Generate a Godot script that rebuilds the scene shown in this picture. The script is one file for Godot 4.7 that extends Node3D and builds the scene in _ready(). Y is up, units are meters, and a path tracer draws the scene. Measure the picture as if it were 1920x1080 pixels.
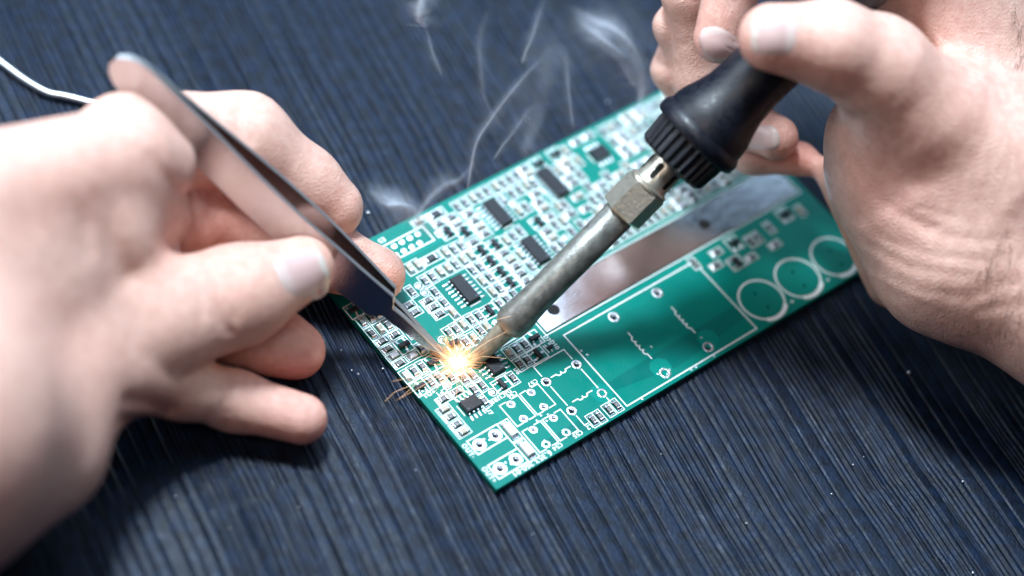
extends Node3D
# A soldering close-up. Shapes are worked out in millimetres; K turns them into metres.
const K := 0.001
var M := {}
var rng := RandomNumberGenerator.new()
var noise := FastNoiseLite.new()
var board: Node3D
var silk: SurfaceTool
var proto := {}

func _ready():
	rng.seed = 20
	noise.seed = 3
	noise.frequency = 0.12
	# ---- camera
	var cam := Camera3D.new()
	cam.name = "camera"
	var lens := CameraAttributesPhysical.new()
	lens.frustum_focal_length = 89.23
	lens.exposure_aperture = 89.23 / 19.0
	lens.frustum_focus_distance = 0.514
	lens.frustum_near = 0.02
	lens.frustum_far = 20.0
	lens.exposure_sensitivity = 100.0
	cam.attributes = lens
	cam.near = 0.02
	cam.far = 20.0
	cam.transform = Transform3D(Vector3(0.958869, 0.174559, -0.223828), Vector3(-0.283848, 0.589679, -0.756114), Vector3(-0.000000, 0.788548, 0.614974), Vector3(0.000000, 0.419930, 0.325936))
	add_child(cam)
	cam.current = true
	# ---- surroundings: a dim cool room, lit by studio panels
	var env := Environment.new()
	env.background_mode = Environment.BG_COLOR
	env.background_color = Color(0.03, 0.045, 0.08)
	env.tonemap_mode = Environment.TONE_MAPPER_LINEAR
	env.tonemap_exposure = 1.22
	env.sdfgi_enabled = true
	env.ssao_enabled = true
	env.ssil_enabled = true
	var we := WorldEnvironment.new()
	we.name = "surroundings"
	we.environment = env
	add_child(we)
	panel("key_light", Vector3(-0.29, 0.95, -0.21), Vector3(0.0, 0.0, 0.0), Vector2(0.17, 0.17), Color(0.90, 0.96, 1.0), 1.42)
	panel("window_light", Vector3(0.02, 0.86, -0.42), Vector3(0.02, 0.0, -0.41), Vector2(1.42, 0.40), Color(0.76, 0.89, 1.0), 0.62)
	panel("left_back_light", Vector3(-0.34, 0.86, -0.735), Vector3(-0.34, 0.0, -0.725), Vector2(0.76, 0.22), Color(0.76, 0.89, 1.0), 0.3)
	panel("back_light", Vector3(0.19, 0.85, -1.05), Vector3(0.1, 0.0, -0.1), Vector2(0.5, 0.2), Color(0.76, 0.89, 1.0), 0.10)
	panel("left_light", Vector3(-0.85, 0.50, 0.05), Vector3.ZERO, Vector2(0.5, 0.5), Color(0.92, 0.96, 1.0), 0.5)
	panel("front_light", Vector3(-0.15, 0.85, 0.50), Vector3(0.0, 0.0, 0.0), Vector2(0.4, 0.3), Color(1.0, 0.93, 0.89), 0.14)
	materials()
	table_top()
	await circuit_board()
	soldering_iron()
	tweezers()
	left_hand()
	right_hand()
	solder_wire()
	sparks()
	smoke()
	crumbs()

# ------------------------------------------------------------------ helpers
func panel(called: String, at: Vector3, to: Vector3, size: Vector2, color: Color, energy: float):
	var l := AreaLight3D.new()
	l.name = called
	l.area_size = size
	l.light_color = color
	l.light_energy = energy
	l.shadow_enabled = true
	l.position = at
	l.basis = Basis.looking_at(to - at, Vector3.UP)
	add_child(l)

func tag(o: Node, label: String, category: String, group := "", kind := ""):
	if label: o.set_meta("label", label)
	if category: o.set_meta("category", category)
	if group: o.set_meta("group", group)
	if kind: o.set_meta("kind", kind)

func mi(called: String, mesh: Mesh, m: Material, parent: Node) -> MeshInstance3D:
	var o := MeshInstance3D.new()
	o.name = called
	o.mesh = mesh
	o.material_override = m
	parent.add_child(o, true)
	return o

func begin(smooth := false) -> SurfaceTool:
	var st := SurfaceTool.new()
	st.begin(Mesh.PRIMITIVE_TRIANGLES)
	st.set_smooth_group(0 if smooth else -1)
	return st

func finish(st: SurfaceTool) -> ArrayMesh:
	st.generate_normals()
	return st.commit()

func tri(st: SurfaceTool, a: Vector3, b: Vector3, c: Vector3):   # counter-clockwise seen from outside
	st.add_vertex(a * K); st.add_vertex(c * K); st.add_vertex(b * K)

func quad(st: SurfaceTool, a: Vector3, b: Vector3, c: Vector3, d: Vector3, inside: Vector3):
	var n := (b - a).cross(c - a)
	if n.length_squared() < 1e-12: n = (c - a).cross(d - a)
	if n.dot(a + c - inside * 2.0) < 0.0:
		tri(st, a, c, b); tri(st, a, d, c)
	else:
		tri(st, a, b, c); tri(st, a, c, d)

func loft(st: SurfaceTool, c: Vector3, rings: Array):   # rectangles [height, half x, half z] stacked along y
	var mid := c + Vector3(0, (rings[0][0] + rings[-1][0]) * 0.5, 0)
	var all := []
	for r in rings:
		all.append([c + Vector3(r[1], r[0], r[2]), c + Vector3(r[1], r[0], -r[2]), c + Vector3(-r[1], r[0], -r[2]), c + Vector3(-r[1], r[0], r[2])])
	for k in all.size() - 1:
		for i in 4:
			quad(st, all[k][i], all[k][(i + 1) % 4], all[k + 1][(i + 1) % 4], all[k + 1][i], mid)
	var top = all[-1]
	quad(st, top[0], top[1], top[2], top[3], mid)
	var bot = all[0]
	quad(st, bot[0], bot[1], bot[2], bot[3], mid)

func brick_of(st: SurfaceTool, c: Vector3, half: Vector3, e := 0.06):   # a box with eased upper edges
	loft(st, c, [[-half.y, half.x, half.z], [half.y - e, half.x, half.z], [half.y, half.x - e, half.z - e]])

func frame_of(along: Vector3) -> Basis:
	var x := along.cross(Vector3.UP)
	if x.length() < 0.01: x = along.cross(Vector3.RIGHT)
	x = x.normalized()
	return Basis(x, along.normalized(), x.cross(along.normalized()))

func lathe(st: SurfaceTool, at: Vector3, along: Vector3, profile: Array, sides := 48, flutes := 0, deep := 0.0, first := 0):
	# profile: [distance, radius] or [distance, radius, true] where a crease begins
	var b := frame_of(along)
	var group := first
	for k in profile.size() - 1:
		if profile[k].size() > 2: group += 1
		st.set_smooth_group(group)
		for i in sides:
			var p := []
			for e in [[k, i], [k, i + 1], [k + 1, i + 1], [k + 1, i]]:
				var t := TAU * float(e[1]) / sides
				var r: float = profile[e[0]][1]
				if flutes and profile[e[0]].size() > 3: r -= deep * (0.5 + 0.5 * clampf(2.2 * cos(t * flutes), -1, 1))
				p.append(at + b.y * profile[e[0]][0] + (b.x * cos(t) + b.z * sin(t)) * r)
			if profile[k][1] > 0.0: tri(st, p[0], p[2], p[1])
			if profile[k + 1][1] > 0.0: tri(st, p[0], p[3], p[2])

func tube(st: SurfaceTool, pts: PackedVector3Array, radius: PackedFloat32Array, sides := 10):
	st.set_smooth_group(0)
	var rings := []
	var x := Vector3.ZERO
	for i in pts.size():
		var d := (pts[mini(i + 1, pts.size() - 1)] - pts[maxi(i - 1, 0)]).normalized()
		if x == Vector3.ZERO: x = frame_of(d).x
		x = (x - d * x.dot(d)).normalized()
		var z := x.cross(d)
		var ring := []
		for k in sides:
			ring.append(pts[i] + (x * cos(TAU * k / sides) + z * sin(TAU * k / sides)) * radius[i])
		rings.append(ring)
	for i in pts.size() - 1:
		for k in sides:
			quad(st, rings[i][k], rings[i][(k + 1) % sides], rings[i + 1][(k + 1) % sides], rings[i + 1][k], (pts[i] + pts[i + 1]) * 0.5)
	for k in sides:
		tri(st, pts[0], rings[0][k], rings[0][(k + 1) % sides])
		tri(st, pts[-1], rings[-1][(k + 1) % sides], rings[-1][k])

func spline(p: Array, steps: int) -> PackedVector3Array:
	var out := PackedVector3Array()
	for i in p.size() - 1:
		for s in steps:
			out.append(p[i].cubic_interpolate(p[i + 1], p[maxi(i - 1, 0)], p[mini(i + 2, p.size() - 1)], float(s) / steps))
	out.append(p[-1])
	return out

func mat(called: String, srgb: Color, rough := 0.5, metal := 0.0, spec := 0.5) -> StandardMaterial3D:
	var m := StandardMaterial3D.new()
	m.resource_name = called
	m.albedo_color = srgb
	m.roughness = rough
	m.metallic = metal
	m.metallic_specular = spec
	return m

func noise_tex(seed_: int, freq: float, kind := FastNoiseLite.TYPE_SIMPLEX, size := 512, octaves := 4, ramp: Gradient = null) -> NoiseTexture2D:
	var n := FastNoiseLite.new()
	n.seed = seed_
	n.noise_type = kind
	n.frequency = freq
	n.fractal_octaves = octaves
	var t := NoiseTexture2D.new()
	t.width = size
	t.height = size
	t.seamless = true
	t.noise = n
	if ramp: t.color_ramp = ramp
	return t

func ramp(a: Color, b: Color, from := 0.0, to := 1.0) -> Gradient:
	var g := Gradient.new()
	g.offsets = PackedFloat32Array([from, to])
	g.colors = PackedColorArray([a, b])
	return g

func triplanar(m: StandardMaterial3D, per_metre: float):
	m.uv1_triplanar = true
	m.uv1_scale = Vector3.ONE * per_metre

func materials():
	M.mask = mat("solder_mask", Color(0.0, 0.475, 0.43), 0.36, 0.0, 0.3)
	M.mask.heightmap_enabled = true
	M.mask.heightmap_scale = 0.002
	M.mask.heightmap_texture = noise_tex(31, 0.05, FastNoiseLite.TYPE_SIMPLEX, 512, 3)
	M.mask.roughness_texture = noise_tex(32, 0.012, FastNoiseLite.TYPE_SIMPLEX, 512, 5, ramp(Color(0.8, 0.8, 0.8), Color(1.15, 1.15, 1.15), 0.3, 0.7))
	triplanar(M.mask, 25.0)
	M.copper = M.mask.duplicate()
	M.copper.resource_name = "mask_over_copper"
	M.copper.albedo_color = Color(0.0, 0.52, 0.475)
	M.bare = M.mask.duplicate()
	M.bare.resource_name = "mask_over_bare_board"
	M.bare.albedo_color = Color(0.0, 0.42, 0.39)
	M.silk = mat("silkscreen_ink", Color(0.93, 0.95, 0.95), 0.5)
	M.tin = mat("tinned_pad", Color(0.83, 0.84, 0.86), 0.34, 1.0)
	M.tin.heightmap_enabled = true
	M.tin.heightmap_scale = 0.008
	M.tin.heightmap_texture = noise_tex(37, 0.03, FastNoiseLite.TYPE_SIMPLEX, 256, 3)
	triplanar(M.tin, 160.0)
	M.lead = mat("tinned_lead", Color(0.90, 0.90, 0.91), 0.3, 1.0)
	M.chip = mat("moulded_black", Color(0.045, 0.065, 0.115), 0.46)
	M.chip.heightmap_enabled = true
	M.chip.heightmap_scale = 0.004
	M.chip.heightmap_texture = noise_tex(41, 0.2, FastNoiseLite.TYPE_SIMPLEX, 256, 3)
	triplanar(M.chip, 200.0)
	M.resist = mat("resistor_black", Color(0.08, 0.085, 0.10), 0.4)
	M.ink = mat("marking_ink", Color(0.78, 0.79, 0.80), 0.6)
	M.laser = mat("laser_mark", Color(0.30, 0.33, 0.38), 0.7)
	M.tan = mat("ceramic_tan", Color(0.66, 0.63, 0.57), 0.45)
	M.grey = mat("ceramic_grey", Color(0.66, 0.68, 0.72), 0.4)
	M.white = mat("ceramic_white", Color(0.92, 0.92, 0.93), 0.4)
	M.strip = mat("brushed_aluminium", Color(0.86, 0.86, 0.88), 0.2, 1.0)
	M.strip.heightmap_enabled = true
	M.strip.heightmap_scale = 0.0006
	M.strip.heightmap_texture = noise_tex(43, 0.02, FastNoiseLite.TYPE_SIMPLEX, 512, 5)
	M.strip.uv1_triplanar = true
	M.strip.uv1_scale = Vector3(18, 18, 260)
	M.strip.roughness_texture = noise_tex(44, 0.012, FastNoiseLite.TYPE_SIMPLEX, 512, 4, ramp(Color(0.6, 0.6, 0.6), Color(1.3, 1.3, 1.3)))
	M.strip.roughness = 0.14
	M.barrel = mat("heated_steel", Color.WHITE, 0.42, 0.55)
	M.barrel.albedo_texture = noise_tex(51, 0.014, FastNoiseLite.TYPE_SIMPLEX, 512, 5, ramp(Color(0.40, 0.40, 0.385), Color(0.585, 0.585, 0.56), 0.15, 0.75))
	M.barrel.heightmap_enabled = true
	M.barrel.heightmap_scale = 0.005
	M.barrel.heightmap_texture = noise_tex(52, 0.06, FastNoiseLite.TYPE_SIMPLEX, 512, 4)
	triplanar(M.barrel, 40.0)
	M.tip = M.barrel.duplicate()
	M.tip.resource_name = "tinned_tip"
	M.tip.metallic = 0.45
	M.tip.roughness = 0.5
	M.tip.albedo_color = Color(1.1, 1.08, 1.02)
	M.nut = mat("plated_nut", Color(0.87, 0.85, 0.79), 0.36, 0.82)
	M.nut.roughness_texture = noise_tex(53, 0.02, FastNoiseLite.TYPE_SIMPLEX, 256, 4, ramp(Color(0.6, 0.6, 0.6), Color(1.5, 1.5, 1.5)))
	M.nut.heightmap_enabled = true
	M.nut.heightmap_scale = 0.006
	M.nut.heightmap_texture = noise_tex(54, 0.05, FastNoiseLite.TYPE_SIMPLEX, 256, 4)
	triplanar(M.nut, 70.0)
	M.rubber = mat("handle_rubber", Color(0.04, 0.06, 0.11), 0.52)
	M.rubber.roughness_texture = noise_tex(58, 0.02, FastNoiseLite.TYPE_SIMPLEX, 512, 5, ramp(Color(0.65, 0.65, 0.65), Color(1.35, 1.35, 1.35), 0.35, 0.65))
	M.rubber.heightmap_enabled = true
	M.rubber.heightmap_scale = 0.004
	M.rubber.heightmap_texture = noise_tex(55, 0.1, FastNoiseLite.TYPE_SIMPLEX, 256, 3)
	triplanar(M.rubber, 50.0)
	M.hole = mat("slot_shadow", Color(0.03, 0.03, 0.035), 0.8)
	M.steel = mat("tweezer_steel", Color(0.72, 0.70, 0.70), 0.2, 1.0)
	M.steel.roughness_texture = noise_tex(56, 0.02, FastNoiseLite.TYPE_SIMPLEX, 512, 4, ramp(Color(0.7, 0.7, 0.7), Color(1.3, 1.3, 1.3)))
	M.steel.heightmap_enabled = true
	M.steel.heightmap_scale = 0.0025
	M.steel.heightmap_texture = noise_tex(57, 0.06, FastNoiseLite.TYPE_SIMPLEX, 512, 4)
	triplanar(M.steel, 50.0)
	M.edge = mat("ground_steel", Color(0.72, 0.74, 0.76), 0.42, 0.8)
	M.table = mat("painted_wood", Color.WHITE, 0.52, 0.1, 0.36)
	M.table.albedo_texture = noise_tex(61, 0.012, FastNoiseLite.TYPE_SIMPLEX, 1024, 5, ramp(Color(0.012, 0.06, 0.12), Color(0.04, 0.115, 0.21), 0.2, 0.8))
	M.table.heightmap_enabled = true
	M.table.heightmap_scale = 0.007
	M.table.heightmap_texture = noise_tex(62, 0.05, FastNoiseLite.TYPE_SIMPLEX, 1024, 4)
	M.table.roughness_texture = noise_tex(63, 0.02, FastNoiseLite.TYPE_SIMPLEX, 512, 4, ramp(Color(0.75, 0.75, 0.75), Color(1.25, 1.25, 1.25)))
	M.skin = mat("skin", Color.WHITE, 0.46)
	M.skin.vertex_color_use_as_albedo = true
	M.skin.subsurf_scatter_enabled = true
	M.skin.subsurf_scatter_strength = 0.12
	M.skin.heightmap_enabled = true
	M.skin.heightmap_scale = 0.026
	M.skin.heightmap_texture = noise_tex(71, 0.035, FastNoiseLite.TYPE_CELLULAR, 1024, 3)
	M.skin.albedo_texture = noise_tex(72, 0.010, FastNoiseLite.TYPE_SIMPLEX, 512, 5, ramp(Color(0.95, 0.92, 0.91), Color(1, 1, 1), 0.25, 0.7))
	triplanar(M.skin, 55.0)
	M.hair = mat("body_hair", Color(0.40, 0.29, 0.22), 0.5)
	M.nail = mat("fingernail", Color.WHITE, 0.4)
	M.nail.vertex_color_use_as_albedo = true
	M.nail.clearcoat_enabled = true
	M.nail.clearcoat = 0.12
	M.nail.clearcoat_roughness = 0.2
	M.flux = mat("flux_resin", Color(0.82, 0.93, 0.78, 0.25), 0.15)
	M.flux.refraction_enabled = true
	M.flux.refraction_scale = 0.05
	M.solder = mat("solder_wire_metal", Color(0.86, 0.88, 0.90), 0.4, 1.0)
	M.smoke = mat("smoke", Color(0.92, 0.95, 1.0), 1.0, 0.0, 0.0)
	M.smoke.transparency = BaseMaterial3D.TRANSPARENCY_ALPHA
	M.smoke.vertex_color_use_as_albedo = true
	M.smoke.cull_mode = BaseMaterial3D.CULL_DISABLED
	for e in [["glow_white", Color(1.0, 0.93, 0.84), 7.0], ["glow_yellow", Color(1.0, 0.80, 0.62), 2.2], ["glow_orange", Color(1.0, 0.68, 0.42), 1.5]]:
		var g := mat(e[0], Color.BLACK, 1.0)
		g.emission_enabled = true
		g.emission = e[1]
		g.emission_energy_multiplier = e[2]
		M[e[0]] = g

# ------------------------------------------------------------------ table
func table_top():
	var g := Vector3(cos(deg_to_rad(50.3)), 0, sin(deg_to_rad(50.3)))
	var p := Vector3(g.z, 0, -g.x)
	var reach := 270.0
	var step := 0.24
	var edges := [-reach - 5.0]
	var kinds := []
	while edges[-1] < reach + 5.0:
		var narrow := noise.get_noise_1d(edges[-1] * 0.35) > 0.05
		edges.append(edges[-1] + (rng.randf_range(0.9, 1.8) if narrow else rng.randf_range(1.8, 4.2)))
		kinds.append([rng.randf_range(-0.10, 0.10), rng.randf_range(-0.24, 0.24), rng.randf_range(0.35, 0.9), rng.randf_range(0.2, 0.34)])
	var na := int(2.0 * reach / step) + 1
	var nb := 150
	var h := PackedFloat32Array()
	h.resize(na)
	var which := PackedInt32Array()
	which.resize(na)
	var s := 0
	for i in na:
		var a := -reach + i * step
		while edges[s + 1] < a: s += 1
		which[i] = s
		var t: float = (a - edges[s]) / (edges[s + 1] - edges[s])
		var k = kinds[s]
		var y: float = k[0] + k[1] * (t - 0.5)
		y -= k[2] * exp(-pow((a - edges[s]) / k[3], 2.0))
		var k2 = kinds[mini(s + 1, kinds.size() - 1)]
		y -= k2[2] * exp(-pow((edges[s + 1] - a) / k2[3], 2.0))
		h[i] = y
	var v := PackedVector3Array()
	var uv := PackedVector2Array()
	v.resize(na * nb)
	uv.resize(na * nb)
	for j in nb:
		var b := -reach + 2.0 * reach * j / (nb - 1)
		for i in na:
			var a := -reach + i * step
			var wander := 1.4 * noise.get_noise_2d(b * 0.06, a * 0.01) + 0.25 * noise.get_noise_2d(b * 0.35, a * 0.05)
			var f := clampf((a + wander + reach) / step, 0.0, na - 1.001)
			var y := lerpf(h[int(f)], h[int(f) + 1], f - int(f))
			y *= 0.85 + 0.6 * noise.get_noise_2d(which[i] * 7.0, b * 0.12)
			y += 0.07 * noise.get_noise_2d(a * 0.4, b * 0.4)
			v[j * na + i] = (p * a + g * b + Vector3(0, minf(y, 0.3), 0)) * K
			uv[j * na + i] = Vector2(a / 60.0, b / 72.0)
	var n := PackedVector3Array()
	n.resize(na * nb)
	for j in nb:
		for i in na:
			var da := v[j * na + mini(i + 1, na - 1)] - v[j * na + maxi(i - 1, 0)]
			var db := v[mini(j + 1, nb - 1) * na + i] - v[maxi(j - 1, 0) * na + i]
			var q := da.cross(db).normalized()
			n[j * na + i] = q if q.y > 0 else -q
	var idx := PackedInt32Array()
	idx.resize((na - 1) * (nb - 1) * 6)
	var o := 0
	for j in nb - 1:
		for i in na - 1:
			var q := j * na + i
			for e in [q, q + 1, q + na, q + 1, q + na + 1, q + na]:
				idx[o] = e
				o += 1
	var arr := []
	arr.resize(Mesh.ARRAY_MAX)
	arr[Mesh.ARRAY_VERTEX] = v
	arr[Mesh.ARRAY_NORMAL] = n
	arr[Mesh.ARRAY_TEX_UV] = uv
	arr[Mesh.ARRAY_INDEX] = idx
	var m := ArrayMesh.new()
	m.add_surface_from_arrays(Mesh.PRIMITIVE_TRIANGLES, arr)
	var top := mi("table_top", m, M.table, self)
	tag(top, "dark blue grooved wooden table top under the circuit board", "table", "", "structure")
	var st := begin()
	loft(st, Vector3.ZERO, [[-26.0, reach, reach], [-2.4, reach, reach]])
	var core := mi("table_panel", finish(st), M.table, top)
	core.rotation.y = -deg_to_rad(50.3)

# ------------------------------------------------------------------ circuit board
var silk_n := 0
func line(a: Vector2, b: Vector2, w := 0.26, h := 0.03):
	silk_n += 1
	h += 0.0015 * (silk_n % 9)
	var d := (b - a).normalized() * w * 0.5
	var s := Vector2(-d.y, d.x)
	var p := []
	for q in [a - d + s, b + d + s, b + d - s, a - d - s]:
		p.append(Vector3(q.x, h, -q.y))
	quad(silk, p[0], p[1], p[2], p[3], Vector3(p[0].x, -5, p[0].z))

func path(pts: Array, w := 0.3):
	for i in pts.size() - 1: line(pts[i], pts[i + 1], w)

func rect(u0: float, v0: float, u1: float, v1: float, w := 0.27):
	path([Vector2(u0, v0), Vector2(u1, v0), Vector2(u1, v1), Vector2(u0, v1), Vector2(u0, v0)], w)

func arc(c: Vector2, r: float, from: float, to: float, w: float, n := 40):
	var last := c + Vector2(cos(from), sin(from)) * r
	for i in n:
		var t := lerpf(from, to, (i + 1.0) / n)
		var q := c + Vector2(cos(t), sin(t)) * r
		line(last, q, w)
		last = q

func print_text(what: String, u: float, v: float, size: float, way: String):
	var t := TextMesh.new()
	var f := SystemFont.new()
	f.font_names = PackedStringArray(["Droid Sans"])
	f.font_weight = 700
	t.font = f
	t.text = what
	t.font_size = 32
	t.pixel_size = 0.01
	t.depth = 0.002
	t.curve_step = 2.0
	var o := mi("printed_lettering", t, M.silk, board)
	var x := Vector3(-1, 0, 0) if way == "turned" else Vector3(0, 0, 1)
	var up := Vector3(0, 0, 1) if way == "turned" else Vector3(1, 0, 0)
	o.transform = Transform3D(Basis(x, up, Vector3.UP).scaled_local(Vector3.ONE * (size * K / 0.215)), Vector3(u, 0.048, -v) * K)

var cutter: CSGCombiner3D
func drill(u: float, v: float, r: float):
	var c := CSGCylinder3D.new()
	c.radius = r
	c.height = 4.0
	c.sides = 20
	c.operation = CSGShape3D.OPERATION_SUBTRACTION
	c.position = Vector3(u, -0.8, -v)
	cutter.add_child(c)

func annulus(st: SurfaceTool, c: Vector3, r0: float, r1: float, h: float, n := 28):
	for i in n:
		var d0 := Vector3(cos(TAU * i / n), 0, sin(TAU * i / n))
		var d1 := Vector3(cos(TAU * (i + 1) / n), 0, sin(TAU * (i + 1) / n))
		var under := c - Vector3(0, 9, 0)
		var up := Vector3(0, h, 0)
		var rim := Vector3(0, h * 0.4, 0)
		var w := (r1 - r0) * 0.3
		quad(st, c + d0 * r0 - Vector3(0, 1.55, 0), c + d1 * r0 - Vector3(0, 1.55, 0), c + d1 * r0 + rim, c + d0 * r0 + rim, c + d0 * r1 * 3.0 - Vector3(0, 1, 0))
		quad(st, c + d0 * r0 + rim, c + d1 * r0 + rim, c + d1 * (r0 + w) + up, c + d0 * (r0 + w) + up, under)
		quad(st, c + d0 * (r0 + w) + up, c + d1 * (r0 + w) + up, c + d1 * r1, c + d0 * r1, under)

func ring(u: float, v: float, ro: float, rh: float):
	var st := begin()
	st.set_smooth_group(0)
	annulus(st, Vector3.ZERO, rh - 0.04, ro, 0.07)
	var o := mi("pad_ring", finish(st), M.tin, board)
	o.position = Vector3(u, 0.02, -v) * K

func test_pad(u: float, v: float):
	var st := begin(true)
	lathe(st, Vector3.ZERO, Vector3.UP, [[0.0, 0.78], [0.05, 0.72], [0.09, 0.4], [0.10, 0.0]], 24)
	mi("test_pad", finish(st), M.tin, board).position = Vector3(u, 0.01, -v) * K
	arc(Vector2(u, v), 1.05, 0, TAU, 0.2, 24)

func flat(called: String, m: Material, h: float, pts: Array) -> MeshInstance3D:
	var st := begin()
	var poly := PackedVector2Array(pts)
	var ids := Geometry2D.triangulate_polygon(poly)
	for i in range(0, ids.size(), 3):
		var q := []
		for k in 3: q.append(Vector3(poly[ids[i + k]].x, h, -poly[ids[i + k]].y))
		quad(st, q[0], q[1], q[2], q[2], Vector3(q[0].x, -9, q[0].z))
	return mi(called, finish(st), m, board)

func part(kind: String, u: float, v: float, turn: float) -> Node3D:
	if not proto.has(kind): proto[kind] = make_part(kind)
	var o: Node3D = proto[kind].duplicate()
	board.add_child(o, true)
	o.position = Vector3(u, 0.02, -v) * K
	o.rotation.y = turn
	return o

func terminal(parent: Node, x: float, w: float, h: float, out: float, deep: float):
	# solder and end cap at local x, facing away from the middle
	var s := signf(x)
	var st := begin()
	brick_of(st, Vector3(x - s * deep * 0.5, h * 0.5 + 0.01, 0), Vector3(deep * 0.5, h * 0.5 + 0.012, w * 0.5 + 0.012), 0.05)
	var a := x
	var b := x + s * out
	var z := w * 0.5 + 0.08
	var top := h * 0.62
	var rows := [[a, top], [a + s * out * 0.3, top * 0.42], [a + s * out * 0.62, top * 0.16], [b, 0.0]]
	for i in 3:
		var p = rows[i]
		var q = rows[i + 1]
		quad(st, Vector3(p[0], p[1], -z), Vector3(p[0], p[1], z), Vector3(q[0], q[1], z), Vector3(q[0], q[1], -z), Vector3(p[0], -3, 0))
		for e in [-1.0, 1.0]:
			quad(st, Vector3(p[0], p[1], z * e), Vector3(q[0], q[1], z * e), Vector3(q[0], 0, z * e), Vector3(p[0], 0, z * e), Vector3(p[0], 0, 0))
	mi("terminal", finish(st), M.tin, parent)

func gull_lead(parent: Node, x: float, z0: float, s: float, w: float, h: float, reach: float):
	# a bent lead that leaves the body side at z0 and lands on its pad
	var st := begin()
	var t := 0.09
	var rows := [[z0, h], [z0 + s * reach * 0.28, h], [z0 + s * reach * 0.5, 0.12], [z0 + s * reach, 0.10]]
	for i in 3:
		var p = rows[i]
		var q = rows[i + 1]
		var a := Vector3(x - w * 0.5, p[1], p[0])
		var b := Vector3(x + w * 0.5, p[1], p[0])
		var c := Vector3(x + w * 0.5, q[1], q[0])
		var d := Vector3(x - w * 0.5, q[1], q[0])
		var dn := Vector3(0, -t, 0)
		var mid := (a + c) * 0.5 + dn * 0.5
		quad(st, a, b, c, d, mid)
		quad(st, a + dn, b + dn, c + dn, d + dn, mid)
		quad(st, a, d, d + dn, a + dn, mid)
		quad(st, b, c, c + dn, b + dn, mid)
	# rounded solder pad with a soft mound
	var zc := z0 + s * reach * 1.02
	var l := reach * 0.62
	var last := []
	for k in 3:
		var f: float = [1.0, 0.72, 0.3][k]
		var y: float = [0.0, 0.08, 0.13][k]
		var now := []
		for i in 16:
			var c: float = cos(TAU * i / 16.0)
			var e: float = sin(TAU * i / 16.0)
			now.append(Vector3(x + signf(c) * pow(absf(c), 0.7) * (w * 0.5 + 0.12) * f, y, zc + signf(e) * pow(absf(e), 0.8) * l * f))
		if last:
			for i in 16: quad(st, last[i], last[(i + 1) % 16], now[(i + 1) % 16], now[i], Vector3(x, -2, zc))
		last = now
	for i in 16: quad(st, last[i], last[(i + 1) % 16], Vector3(x, 0.13, zc), Vector3(x, 0.13, zc), Vector3(x, -2, zc))
	mi("lead", finish(st), M.tin, parent)

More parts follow.
